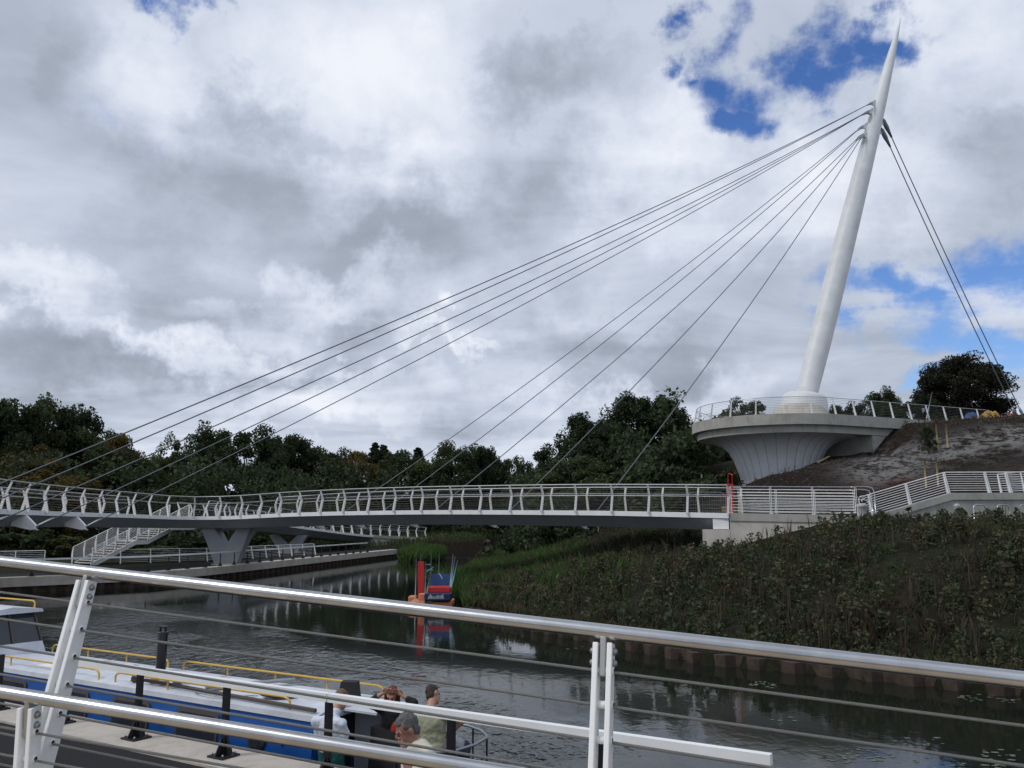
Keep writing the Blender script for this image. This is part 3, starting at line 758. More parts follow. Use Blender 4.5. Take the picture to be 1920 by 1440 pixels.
def tube_railing(name, label, cat, base, tdir, n_, posts, top_z, nk=9, h=1.12, lean=0., loops=True, parent=None, rise=None):
    """horizontal tube railing on fins; base(s) gives the foot point at distance s"""
    e = empty(name, label, cat, parent=parent)
    for s_ in posts:
        b = base(s_); mb = MB(); f = n_*(lean)
        for k in (-1, 1):
            q = b+tdir*(.035*k); mb.plate([q-n_*.07, q+n_*.07, q+f+n_*.035+Vector((0, 0, h)), q+f-n_*.035+Vector((0, 0, h))], tdir, .02)
        mb.box(b+Vector((0, 0, .012)), (.18, .2, .024), math.atan2(tdir.y, tdir.x)); mb.build('post', M['white'], e)
    ss_ = [posts[0]+(posts[-1]-posts[0])*i/20 for i in range(21)]
    for k in range(nk):
        z = .12+(h-.12)*k/(nk-1); f = n_*(lean*z/h); top = k == nk-1
        pl = [base(s_)+f+Vector((0, 0, z)) for s_ in ss_]; mb = MB(); mb.tube(pl, .026 if top else .015, 6); mb.build('handrail' if top else 'rail', M['white'] if not top else M['stain'], e)
    return e
bs_near = lambda s_: ra(s_, -.10, zt+.03-.021*s_)
bs_far = lambda s_: ra(s_, -4.2, zt+.03-.021*s_)
po = [.12, 2.1, 4.1, 6.1]
r_n = tube_railing('railing', None, None, bs_near, td, rn, po, 0, parent=abr, nk=9, h=1.36)
r_f = tube_railing('railing', None, None, bs_far, td, rn, po, 0, parent=abr, nk=9, h=1.36)
for e, bs in ((r_n, bs_near), (r_f, bs_far)):
    for h0, h1, dx in ((1.38, .02, .85), (.86, .02, .72)):
        b = bs(6.1); mb = MB(); pl = [b+Vector((0, 0, h0)), b+td*(dx-.3)+Vector((0, 0, h0)), b+td*(dx-.08)+Vector((0, 0, h0-.08)), b+td*dx+Vector((0, 0, h0-.3)), b+td*dx+Vector((0, 0, h1))]
        mb.tube(pl, .026, 7); mb.build('end_loop', M['stain'], e)
# rising ramp wall on the right
WY = 44.0
wl = empty('ramp_wall', 'long concrete wall with a sloped left end carrying a white railing, behind the bank top', 'wall')
wx0, wx1 = at(1642, 966, WY), at(1785, 924, WY)
zt2 = wx1.z
wpts = [(wx0.x, wx0.z), (wx1.x, zt2), (60., zt2+.1)]
mb = MB(); TH = 3.2
secs = [[Vector((x, WY, z-.36)), Vector((x, WY+.5, z-.36)), Vector((x, WY+.5, z)), Vector((x, WY, z))] for x, z in wpts]; mb.loft(secs); mb.build('coping', M['conc'], wl)
mb = MB(); secs = [[Vector((x, WY+.09, 2.5)), Vector((x, WY+.46, 2.5)), Vector((x, WY+.46, z-.365)), Vector((x, WY+.09, z-.365))] for x, z in wpts]; mb.loft(secs); mb.build('wall', M['conc'], wl)
mb = MB(); secs = [[Vector((x, WY+.51, 2.5)), Vector((x, WY+3.4, 2.5)), Vector((x, WY+3.4, z-.08)), Vector((x, WY+.51, z-.08))] for x, z in wpts]; mb.loft(secs); o = mb.build('ramp_path', M['tarmac']); tag(o, kind='structure')
def wz(x): return np.interp(x, [wpts[0][0], wpts[1][0], 60], [wpts[0][1], zt2, zt2+.1])
px2x = lambda px: (px-960)/F*WY*_cp
wr = empty('railing', parent=wl); xs_p = [px2x(p) for p in (1641, 1713, 1787, 1865, 1905)]+[px2x(1905)+2.1*i for i in range(1, 9)]
for x in xs_p:
    mb = MB(); z = wz(x)
    for k in (-1, 1): mb.plate([(x+.04*k, WY+.10, z), (x+.04*k, WY+.32, z), (x+.04*k-.10, WY+.40, z+1.08), (x+.04*k-.10, WY+.30, z+1.08)], (1, 0, 0), .02)
    mb.build('post', M['white'], wr)
for k in range(9):
    h = .13+.95*k/8; xl = [wpts[0][0]-.25, wpts[0][0], wpts[1][0]-.05, wpts[1][0]+.05, 45]
    mb = MB(); mb.tube([Vector((x-.1*h, WY+.2+.14*h, wz(max(x, wpts[0][0]))+h+(x-wpts[0][0] if x < wpts[0][0] else 0)*.3)) for x in xl], .026 if k == 8 else .015, 6); mb.build('handrail' if k == 8 else 'rail', M['white'], wr)
b = Vector((wpts[0][0]-.25-.1, WY+.35, wz(wpts[0][0])))
for (ha, hb, dx) in ((1.0, .35, .32), (.85, .72, .2), (.6, .48, .18), (.37, .24, .16)):
    mb = MB(); mb.tube([b+Vector((0, 0, ha)), b+Vector((-dx*.7, 0, ha-.02)), b+Vector((-dx, 0, ha-.08)), b+Vector((-dx, 0, hb+.03)), b+Vector((-dx*.7 if hb > .4 else -dx, 0, hb))], .02, 6); mb.build('end_loop', M['white'], wr)
wire_parapet('white railing of the upper ramp cut by the right edge of the view', [(26.7, 46.3, zt2-.05), (30, 47.6, zt2+.25), (40, 49, zt2+.7)], 1.15, .15, 8, 2.0)
# bike hoops and wrapped bollards
def hoop(x, label):
    p = Vector((x, 42.6, gz(x, 42.6))); z0 = 4.02; w_ = .36; h = .86
    pl = [Vector((-w_, 0, -.2)), Vector((-w_, 0, h-.16)), Vector((-w_+.05, 0, h-.04)), Vector((-w_+.16, 0, h)), Vector((w_-.16, 0, h)), Vector((w_-.05, 0, h-.04)), Vector((w_, 0, h-.16)), Vector((w_, 0, -.2))]
    mb = MB(); mb.tube(pl, .028, 8); o = mb.build('cycle_hoop', M['stain'], None, (x, 42.6, z0), .25); tag(o, label, 'bike stand', 'cycle hoops in front of the ramp wall')
for px, lb in ((1839, 'steel cycle hoop before the ramp wall, nearest to the grey bollard'), (1883, 'steel cycle hoop before the ramp wall, second from the bollard'), (1925, 'steel cycle hoop before the ramp wall, cut by the right edge')): hoop((px-960)/F*42.6*_cp, lb)
def bollard(px, Y, z, lb, h, r):
    x = (px-960)/F*Y*_cp; mb = MB(); mb.lathe([(r, -.2), (r*1.1, .2), (r*.95, .5), (r*1.1, h*.8), (r*1.25, h*.83), (r*1.2, h*.93), (r*.5, h)], (0, 0, 0), 12)
    for v in range(len(mb.v)): a = mb.v[v]; mb.v[v] = (a[0]*random.uniform(.88, 1.12), a[1]*random.uniform(.88, 1.12), a[2])
    o = mb.build('bollard', M['wrap'], None, (x, Y, z)); tag(o, lb, 'bollard')
bollard(1618, 42.5, 3.95, 'plastic wrapped grey bollard in the gap between the two white railings', 1.0, .22)
bollard(1797, 43.0, 4.0, 'slim grey wrapped bollard in front of the ramp wall', .95, .13)
# red ladder and mesh panel behind the railing
lad = empty('ladder', 'tall narrow red ladder standing behind the bridge end railing', 'ladder')
ly = 46.5
for px, top in ((1365, 889), (1373, 891)):
    a = at(px, 968, ly); b = at(px, top, ly); mb = MB(); mb.tube([a, b], .028, 7); mb.build('stile', M['red'], lad)
a = at(1365, 889, ly); b = at(1373, 891, ly); mb = MB(); mb.tube([a, (a+b)/2+Vector((0, 0, .06)), b], .035, 7); mb.build('top_bend', M['red'], lad)
for i in range(10):
    z = 4.35+i*.19; a = at(1365, 960, ly); b = at(1374.5, 960, ly); mb = MB(); mb.box(((a.x+b.x)/2, ly, z), (abs(b.x-a.x)+.12, .06, .075)); mb.build('rung', M['red'], lad)
mp = empty('mesh_panel', 'temporary wire mesh panel with rounded corners behind the bridge railing', 'fence panel')
a = at(1292, 968, 49.5); b = at(1362, 968, 49.5); z0, z1 = 4.1, 5.75
fr = [Vector((a.x, 49.5, z0)), Vector((a.x, 49.5, z1-.25)), Vector((a.x+.08, 49.5, z1-.07)), Vector((a.x+.25, 49.5, z1)), Vector((b.x-.25, 49.5, z1)), Vector((b.x, 49.5, z1-.2)), Vector((b.x, 49.5, z0))]
mb = MB(); mb.tube(fr, .022, 6, closed=True); mb.build('frame', M['galv'], mp)
mb = MB()
for i in range(1, 16): x = a.x+(b.x-a.x)*i/16; mb.tube([(x, 49.5, z0), (x, 49.5, z1-.03)], .006, 4, cap=False)
for i in range(1, 7): z = z0+(z1-z0)*i/7; mb.tube([(a.x, 49.5, z), (b.x, 49.5, z)], .006, 4, cap=False)
mb.build('mesh', M['galv'], mp)
pal = empty('pallet_stack', 'small stack of worn timber pallets behind the mesh panel', 'pallets')
for i in range(4):
    mb = MB(); z = 4.3+i*.2
    for j in range(5): mb.box((13.2, 50.6+j*.22, z+.07), (1.1, .12, .025))
    for j in (-.45, 0, .45): mb.box((13.2+j, 51.05, z), (.12, 1.0, .1))
    mb.build('pallet', M['timber'], pal)

# ------------------------------------------------------------------ round lookout
lk = empty('lookout_platform', 'round concrete lookout platform on a white flared bowl, halfway up the hill', 'platform')
wdv = Vector((.911, .412, 0)); wnv = Vector((.412, -.911, 0))
def plan(R, ext):
    pts = []; a0 = math.atan2(wnv.y, wnv.x); 
    p = PC+wnv*R+wdv*ext; pts.append((p.x, p.y))
    for i in range(49):
        a = a0-math.pi*i/48; pts.append((PC.x+R*math.cos(a), PC.y+R*math.sin(a)))
    p = PC-wnv*R+wdv*ext; pts.append((p.x, p.y)); return pts
ZT = 12.05
RP = 6.75
mb = MB(); o_, i_ = plan(RP, 17.5), plan(RP-.35, 17.5); secs = [[Vector((a[0], a[1], ZT-.82)), Vector((b[0], b[1], ZT-.82)), Vector((b[0], b[1], ZT)), Vector((a[0], a[1], ZT))] for a, b in zip(o_, i_)]
mb.loft(secs); mb.build('upstand', M['conc'], lk)
for i_j in (2, 9, 16, 23, 30, 37):
    p_, q_ = Vector((*o_[i_j], 0)), PC; d_ = (p_-q_).normalized(); f = MB(); f.box(p_+d_*.0+Vector((0, 0, ZT-.41)), (.012, .022, .81), math.atan2(d_.y, d_.x)); f.build('joint', M['seam'], lk)
f = MB(); p_ = PC+wnv*RP+wdv*9.2; f.box(p_+Vector((0, 0, ZT-.41)), (.012, .03, .81), math.atan2(wnv.y, wnv.x)); f.build('joint', M['seam'], lk)
mb = MB(); mb.prism(plan(RP-.42, 17.5), ZT-1.38, ZT-.35); mb.build('slab', M['conc'], lk)
prof = [(2.62, 4.6), (2.70, 6.0), (2.85, 7.0), (3.10, 8.0), (3.45, 9.0), (3.85, 9.7), (4.35, 10.2), (4.95, 10.48), (5.6, 10.62), (6.15, ZT-1.385)]
mb = MB(); NP = 30; segs = []
for k in range(NP):
    a0 = 2*math.pi*k/NP; w_ = 2*math.pi/NP
    segs += [(a0, 0), (a0+w_*.022, 1), (a0+w_*.035, 0), (a0+w_*.36, 0), (a0+w_*.68, 0)]
n = len(segs); vs = []; fs = []; mi_ = []
for r, h in prof:
    for a, gr in segs: vs.append((PC.x+(r-.018*gr)*math.cos(a), PC.y+(r-.018*gr)*math.sin(a), h))
for i in range(len(prof)-1):
    for k in range(n):
        k2 = (k+1) % n; fs.append((i*n+k, i*n+k2, (i+1)*n+k2, (i+1)*n+k)); mi_.append(1 if (k % 5 < 2) else 0)
o0 = mb.add(vs, fs, 0, False); mb.mi = mi_; mb.sm = [m == 0 for m in mi_]
mb.build('bowl', [M['marble'], M['seam']], lk)
# abutment block under the straight part
def lp(s_, n_): p = PC+wdv*s_+wnv*n_; return (p.x, p.y)
mb = MB(); mb.prism([lp(3.9, RP-.5), lp(17.3, RP-.5), lp(17.3, -RP+.6), lp(3.9, -RP+.6)], 5.0, ZT-1.383); mb.build('abutment_wall', M['conc'], lk)
# railing
rl = empty('railing', parent=lk); po_ = []
def edge_pts(step):
    pts = []; Ls = 17.2; n1 = int(Ls/step)
    for i in range(n1, 0, -1): pts.append((PC+wnv*(RP-.18)+wdv*(step*i), wnv))
    a0 = math.atan2(wnv.y, wnv.x); nA = int(math.pi*(RP-.18)/step)
    for i in range(nA+1):
        a = a0-math.pi*i/nA; d = Vector((math.cos(a), math.sin(a), 0)); pts.append((PC+d*(RP-.18), d))
    for i in range(1, n1+1): pts.append((PC-wnv*(RP-.18)+wdv*(step*i), -wnv))
    return pts
pp = edge_pts(1.99); lean = -.26; hh = 1.27
fin = MB()
for k in (-1, 1): fin.plate([(-.07, .03*k, 0), (.07, .03*k, 0), (lean+.04, .03*k, hh), (lean-.04, .03*k, hh)], (0, 1, 0), .02)
fin.box((0, 0, .01), (.2, .16, .02)); fin = fin.mesh('post', M['white'])
for p, d in pp: inst(fin, 'post', rl, (p.x, p.y, ZT), math.atan2(d.y, d.x))
fine = edge_pts(.5)
for k in range(10):
    z = .12+(hh-.1)*k/9; mb = MB(); mb.tube([Vector((p.x, p.y, ZT+z))+d*(lean*z/hh) for p, d in fine], .028 if k == 9 else .009, 5, cap=False); mb.build('handrail' if k == 9 else 'wire', M['stain'] if k == 9 else M['wire'], rl)
e0 = fine[0][0]; e1 = Vector((e0.x, e0.y, ZT)); 
for z in (hh+.02, 1.05, .8, .55, .3):
    mb = MB(); q = e1+wnv*lean*z/hh; mb.tube([q+Vector((0, 0, z)), q+wdv*.35+Vector((0, 0, z-.02)), q+wdv*.6+Vector((0, 0, max(z-.25, .1)))] if z < 1.2 else [q+Vector((0, 0, z)), q+wdv*.45+Vector((0, 0, z-.03)), q+wdv*.72+Vector((0, 0, z-.3)), q+wdv*.85+Vector((0, 0, 0))], .024, 6); mb.build('end_loop', M['stain'], rl)

# ------------------------------------------------------------------ mast and stay cables
mast = empty('bridge_mast', 'tall tapering white mast leaning right, with stay cables, on the lookout platform', 'mast')
mB = at(1511, 745, 70.3); mT = at(1689, 33, 75.0); mB = Vector(mB); ax_ = (mT-mB).normalized(); ML = (mT-mB).length
prof = [(.84, -.6), (.88, ML*.02), (.93, ML*.10), (.95, ML*.2), (.92, ML*.32), (.86, ML*.45), (.78, ML*.58), (.68, ML*.69), (.60, ML*.755), (.50, ML*.82), (.36, ML*.89), (.20, ML*.95), (.035, ML)]
mb = MB(); mb.lathe(prof, mB, 36, 0, True, ax_); mb.build('mast_shaft', M['mast'], mast)
cb = at(1503, 775, 70.3); cb.z = ZT-.4
mb = MB(); mb.lathe([(2.95, 0), (2.7, .5), (2.32, 1.2), (2.12, 1.75), (2.03, 2.0), (1.6, 2.12)], cb+Vector((-.16, -.1, 0)), 48); mb.build('plinth', M['conc2'], mast)
mb = MB(); cc = Vector((mB.x, mB.y, 0)); 
mb.lathe([(1.98, -2.1), (2.02, -1.0), (1.90, .1), (1.78, .62), (1.68, .80), (1.5, .90), (1.2, .94), (.9, .95)], mB-ax_*.75+Vector((.02, 0, 0)), 48, 0, True, (ax_*.6+Vector((.0, 0, .8)))); mb.build('collar', M['mast'], mast)
def on_mast(py):
    t = (745-py)/(745-33); f = t  # close enough: find t on the axis with this picture height
    best = min((i/400 for i in range(401)), key=lambda u: abs(_py(mB.lerp(mT, u))-py)); return mB.lerp(mT, best), best
def _py(p):
    d = p-Vector((0, 0, CAMZ)); fw = d.y*_cp+d.z*_sp; up_ = -d.y*_sp+d.z*_cp; return 720-F*up_/fw
def _px(p):
    d = p-Vector((0, 0, CAMZ)); fw = d.y*_cp+d.z*_sp; return 960+F*d.x/fw
def sagline(a, b, sag, n=24):
    return [a.lerp(b, i/n)+Vector((0, 0, -sag*4*(i/n)*(1-i/n))) for i in range(n+1)]
heads = [(197, LA[0:2]), (212, LA[2:5]), (237, RA[0:2]), (257, RA[2:5])]
for py, ends in heads:
    c, u = on_mast(py); rr = np.interp(u*ML, [q[1] for q in prof], [q[0] for q in prof])
    for j, e in enumerate(ends):
        d = (e-c); dh = Vector((d.x, d.y, 0)).normalized(); d.normalize()
        root = c+dh*(rr*.8); tip = c+dh*(rr+.35)+d*.25
        mb = MB(); sd2 = Vector((-dh.y, dh.x, 0)); upv = Vector((0, 0, 1))
        mb.plate([root+upv*.45, root-upv*.30, tip-upv*.16, tip+upv*.12], sd2, .07); mb.build('cable_lug', M['mast'], mast)
        cbl = empty('stay_cable', parent=mast)
        s0 = tip+d*.05; s1 = tip+d*.95
        mb = MB(); mb.lathe([(.05, -.1), (.12, 0), (.12, .3), (.07, .55), (.05, .85)], s0-d*.05, 10, 0, True, d); mb.build('socket', M['galv'], cbl)
        mb = MB(); mb.tube(sagline(s1, e, .75), .034, 6); mb.build('strand', M['cable'], cbl)
        d2 = (s1-e).normalized(); mb = MB(); mb.lathe([(.045, 0), (.085, .1), (.085, .7), (.04, .95)], e, 8, 0, True, d2); mb.build('end_socket', M['galv'], cbl)
BA = [Vector(at(1926, 795, 79)), Vector(at(1914, 797, 77))]
for (px, py), tgt in (((1660, 222), BA[0]), ((1654, 241), BA[1])):
    c, u = on_mast(py); rr = np.interp(u*ML, [q[1] for q in prof], [q[0] for q in prof]); d = tgt-c; dh = Vector((d.x, d.y, 0)).normalized(); d.normalize()
    root = c+dh*(rr*.8); tip = c+dh*(rr+.25)+d*.3; sd2 = Vector((-dh.y, dh.x, 0)); upv = Vector((0, 0, 1))
    mb = MB(); mb.plate([root+upv*.6, root-upv*.35, tip-upv*.2, tip+upv*.2], sd2, .1); mb.build('cable_lug', M['mast'], mast)
    cbl = empty('back_stay', parent=mast)
    mb = MB(); mb.lathe([(.09, -.5), (.19, -.25), (.20, .45), (.14, .9), (.08, 1.5)], tip, 12, 0, True, d); mb.build('socket', M['cable'], cbl)
    mb = MB(); mb.tube(sagline(tip+d*1.4, tgt, .35), .046, 7); mb.build('strand', M['cable'], cbl)
    mb = MB(); mb.lathe([(.07, 0), (.14, .2), (.14, 1.4), (.07, 1.8)], tgt, 10, 0, True, -d); mb.build('end_socket', M['galv'], cbl)
an = MB(); ap = (BA[0]+BA[1])/2; an.box((ap.x, ap.y, ap.z-.75), (3.0, 3.2, 1.9), .5); o = an.build('anchor_block', M['conc2'], None); tag(o, 'pale concrete block holding the two back stays at the right edge', 'anchor block')
# ------------------------------------------------------------------ vegetation
def leaf_cards(C, size, r, flat=0.):
    size = size*LS
    return _leaf_cards(C, size, r, flat)
LS = 1.
def _leaf_cards(C, size, r, flat=0.):
    """quads of random attitude at centres C"""
    n = len(C); a = r.normal(size=(n, 3)); a[:, 2] *= (1-flat); a /= np.linalg.norm(a, axis=1)[:, None]
    b = np.cross(a, r.normal(size=(n, 3))); b /= np.linalg.norm(b, axis=1)[:, None]
    s = size*r.uniform(.55, 1.35, n)[:, None]; el = r.uniform(.5, .9, n)[:, None]
    u, v = a*s, b*s*el
    V = np.stack([C-u, C-v*.9+u*.1, C+u, C+v*.9+u*.1], 1).reshape(-1, 3); Fq = np.arange(4*n).reshape(n, 4)
    return V, Fq
def crown_pts(kind, r, nclump, per):
    """points in a crown of height 1 (base of the tree at 0)"""
    cl = []
    if kind == 'round':
        for _ in range(nclump):
            d = r.normal(size=3); d /= np.linalg.norm(d); rr = r.uniform(.62, 1.)**.6; c = np.array([0, 0, .57])+d*np.array([.33, .33, .37])*rr*r.uniform(.85, 1.08); cl.append((c, r.uniform(.055, .11), .8))
    elif kind == 'tall':
        for _ in range(nclump):
            z = r.uniform(.22, .97); w_ = .19*math.sin(min(1, (1.03-z)/.35)*math.pi/2)*(.8+.35*math.sin(z*17+r.uniform(0, .8))); a = r.uniform(0, 6.28); q = r.uniform(.45, 1.1)
            cl.append((np.array([w_*q*math.cos(a), w_*q*math.sin(a), z]), r.uniform(.035, .075), 1.4))
    elif kind == 'birch':
        for _ in range(nclump):
            z = r.uniform(.2, .98); w_ = .16*math.sin(min(1, (1.02-z)/.45)*math.pi/2)+.02; a = r.uniform(0, 6.28); q = r.uniform(.3, 1.15)
            cl.append((np.array([w_*q*math.cos(a), w_*q*math.sin(a), z]), r.uniform(.025, .05), 2.2))
    elif kind == 'spire':
        for i in range(nclump):
            z = r.uniform(.08, 1.0); w_ = .20*(1.02-z)**.85+.008; a = r.uniform(0, 6.28); q = r.uniform(.4, 1.1)
            cl.append((np.array([w_*q*math.cos(a), w_*q*math.sin(a), z]), .02+.045*(1-z), .6))
    elif kind == 'multi':
        tops = [(r.uniform(-.2, .2), r.uniform(-.2, .2), r.uniform(.72, 1.0)) for _ in range(6)]
        for _ in range(nclump):
            t = tops[r.integers(6)]; z = r.uniform(.25, t[2]); w_ = .15*math.sin(min(1, (t[2]+.03-z)/.3)*math.pi/2); a = r.uniform(0, 6.28); q = r.uniform(.3, 1.1)
            cl.append((np.array([t[0]*z+w_*q*math.cos(a), t[1]*z+w_*q*math.sin(a), z]), r.uniform(.04, .08), 1.2))
    elif kind == 'bush':
        for _ in range(nclump):
            d = r.normal(size=3); d /= np.linalg.norm(d); d[2] = abs(d[2]); cl.append((np.array([0, 0, .05])+d*np.array([.62, .62, .8])*r.uniform(.45, 1), r.uniform(.1, .2), 1.))
    C = []
    for c, cr, zs in cl:
        p = r.normal(size=(per, 3)); p /= np.linalg.norm(p, axis=1)[:, None]; p *= (r.uniform(0, 1, per)**.45)[:, None]*cr; p[:, 2] *= zs; C.append(p+c)
    return np.concatenate(C), [c for c, _, _ in cl]
PRO = {}
def tree_proto(key, kind, leaf, seed, nclump=70, per=170, size=.017, scale=1.):
    per = int(per*1.7); size *= .76
    r = np.random.default_rng(seed); C, cl = crown_pts(kind, r, nclump, per); V, Fq = leaf_cards(C, size, r)
    crown = np_mesh('crown', V*scale, Fq, [leaf])
    mb = MB(); rs = random.Random(seed)
    th = {'round': .45, 'tall': .9, 'birch': .92, 'spire': .95, 'multi': .5, 'bush': .2}[kind]
    mb.tube([(0, 0, -.03), (rs.uniform(-.01, .01), 0, th*.4), (rs.uniform(-.02, .02), rs.uniform(-.02, .02), th)], [.022, .015, .004 if th > .6 else .010], 7)
    for _ in range(14 if kind != 'spire' else 6):
        c = cl[rs.randrange(len(cl))]; z0 = min(th*.95, max(.15, c[2]*rs.uniform(.45, .8))); mb.tube([(0, 0, z0), (c[0]*.5, c[1]*.5, (z0+c[2])/2+.01), tuple(c)], [.009, .006, .0025], 5)
    trunk = mb.mesh('trunk', M['bark']); PRO[key] = (trunk, crown)
tree_proto('r1', 'round', M['leafd'], 1); tree_proto('r2', 'round', M['leaf'], 2, 64, 180); tree_proto('ro', 'round', M['leafo'], 3, 66, 170)
tree_proto('t1', 'tall', M['leafd'], 4, 80, 130, .014); tree_proto('t2', 'tall', M['leaf'], 5, 74, 130, .014)
tree_proto('b1', 'birch', M['leafd'], 6, 95, 80, .012); tree_proto('m1', 'multi', M['leafd'], 7, 90, 150, .015); tree_proto('m2', 'multi', M['leaf'], 8, 90, 150, .015)
tree_proto('s1', 'spire', M['leafd'], 9, 330, 34, .012); tree_proto('mo', 'multi', M['leafo'], 10, 84, 150, .015); tree_proto('cu', 'round', M['leafc'], 11, 190, 190, .013)
tree_proto('by', 'bush', M['leafy'], 12, 22, 120, .06); tree_proto('bg', 'bush', M['leaf'], 13, 22, 120, .06); tree_proto('bd', 'bush', M['leafd'], 14, 22, 120, .06)
def tree(px, top, Y, wid, key, label, cat='tree', base=None, group=None):
    x = (px-960)/F*Y*_cp; b = gz(x, Y) if base is None else base; tp = at(px, top, Y).z; h = tp-b
    e = empty('tree' if cat == 'tree' else 'shrub', label, cat, (x, Y, b-.1), random.uniform(0, 6.28), group=group)
    t, c = PRO[key]; wn = {'r': .72, 't': .42, 'b': .36 if key == 'b1' else 1.3, 'm': .62, 's': .4, 'c': .72}[key[0]]
    sx = wid/wn if key not in ('by', 'bg', 'bd') else wid/1.3
    for me_, nm in ((t, 'trunk'), (c, 'crown')):
        inst(me_, nm, e, (0, 0, 0), 0, (sx, sx, h*1.02))
    return e
TR = [
 # px, top y, depth, width, kind, label
 (-30, 752, 92, 11, 'm1', 'tall dark tree cut by the left edge of the view'),
 (18, 750, 96, 9, 'm2', 'tall ragged tree at the far left, first in from the edge'),
 (68, 752, 98, 7, 't2', 'tall narrow tree with a spiky top, left of the twin tops'),
 (105, 764, 101, 8, 'm1', 'tall feathery dark tree between the spiky tree and the rounded one'),
 (140, 792, 99, 9, 'r2', 'rounded green tree stepping down from the tall left group'),
 (170, 790, 104, 8, 'r1', 'dark rounded tree near the right end of the tall left group'),
 (205, 800, 102, 8, 'ro', 'brownish airy tree at the right end of the tall left group'),
 (60, 850, 86, 10, 'ro', 'orange tinged autumn tree low in front of the tall left group'),
 (130, 880, 84, 9, 'mo', 'rusty brown low tree standing just above the left part of the bridge'),
 (5, 830, 88, 10, 'mo', 'russet tree low at the left edge, in front of the tall ones'),
 (228, 838, 100, 8, 'r1', 'dark lower tree sloping down right of the brownish one'),
 (262, 858, 108, 8, 'bg' if False else 'r2', 'small green tree in the dip right of the left group'),
 (290, 846, 112, 7, 'r2', 'low green tree at the left foot of the pale airy tree'),
 (325, 816, 118, 7, 'm2', 'pale airy tree with gaps of sky in its top'),
 (352, 838, 116, 6, 'r1', 'little dark tree between the pale airy tree and the broad dark one'),
 (402, 800, 112, 9, 'm1', 'broad dark tree with a knobbly top left of the highest middle tree'),
 (465, 796, 114, 11, 'r1', 'largest round topped dark tree of the middle row'),
 (513, 812, 118, 8, 'm1', 'dark tree just right of the largest round one'),
 (552, 822, 122, 7, 't1', 'narrow upright tree in the middle row, with a ragged crest'),
 (585, 832, 126, 9, 'r2', 'mid green tree left of the low gap in the middle row'),
 (622, 838, 128, 9, 'r1', 'dark rounded tree at the low gap in the middle row'),
 (665, 836, 132, 8, 'ro', 'yellow brown tree beside the conifers in the middle row'),
 (700, 834, 140, 7.5, 's1', 'left conifer of the pair with pointed tops'),
 (716, 838, 142, 7.5, 's1', 'right conifer of the pair with pointed tops'),
 (745, 838, 138, 10, 'r2', 'wide green tree right of the two conifers'),
 (782, 843, 145, 7.5, 's1', 'lone pointed conifer beyond the middle row'),
 (812, 830, 136, 9, 'm2', 'ragged green tree right of the lone conifer'),
 (850, 826, 134, 9, 'r1', 'dark full tree above the centre of the bridge'),
 (885, 836, 138, 8, 'm1', 'dark tree at the right shoulder of the full one above mid bridge'),
 (925, 846, 142, 9, 'r2', 'green tree dipping down towards the gap of sky'),
 (968, 852, 146, 9, 'r1', 'dark tree left of the bright notch in the tree line'),
 (1000, 872, 150, 7, 'r2', 'small distant tree at the bright notch in the tree line'),
 (1048, 822, 112, 8, 'r1', 'dark tree rising right of the bright notch'),
 (1088, 784, 112, 7, 'b1', 'slim airy tree with thin top left of the tall dark group'),
 (1118, 780, 110, 9, 'm1', 'bushy dark tree joining the slim airy tree'),
 (1150, 792, 106, 10, 'r1', 'full dark tree under the tallest crown of the right group'),
 (1180, 742, 108, 6.5, 't1', 'tallest dark tree of the group left of the lookout'),
 (1222, 746, 110, 7.5, 'm1', 'tall full tree second from the right in the group left of the lookout'),
 (1264, 752, 108, 5.2, 'b1', 'drooping birch with see through crown beside the lookout'),
 (1285, 778, 112, 4.5, 'b1', 'shorter drooping birch right of the see through one'),
 (1210, 850, 100, 12, 'r1', 'low dense tree at the foot of the right group'),
 (1300, 850, 96, 12, 'r1', 'dark low tree in the shade left of the white bowl'),
 (1360, 848, 92, 9, 'r1', 'dark low tree half hidden by the white bowl'),
 (1095, 850, 100, 11, 'r2', 'low green tree behind the middle of the railing'),
 (1405, 744, 118, 7.5, 'r1', 'dark round tree seen through the lookout railing'),
 (1445, 772, 122, 5, 'r1', 'small dark tree left of the mast foot'),
 (1372, 772, 116, 6, 'r2', 'sprawling twiggy tree at the left of the lookout railing'),
 (1548, 748, 116, 4.2, 'r1', 'narrow dark tree just right of the mast foot'),
 (1605, 758, 118, 6, 'm1', 'low dark tree behind the straight part of the lookout railing'),
 (1648, 744, 112, 5.5, 'r1', 'rounded dark tree behind the lookout railing, left of the ragged pair'),
 (1693, 730, 108, 6.5, 'm1', 'ragged dark tree left of the big copper tree'),
 (1728, 745, 106, 5.5, 'r1', 'dark shrubby tree touching the left side of the big copper tree'),
 (1832, 664, 92, 9.8, 'cu', 'big domed dark copper tree on the hilltop at the right'),
]
for t in TR: tree(*t)
tree(1752, 742, 74, 2.6, 'b1', 'young green tree growing by the slim pole on the hill edge')
tree(1752, 800, 56.5, 1.1, 'b1', 'leafy sapling tied between two stakes below the lookout end', base=None)
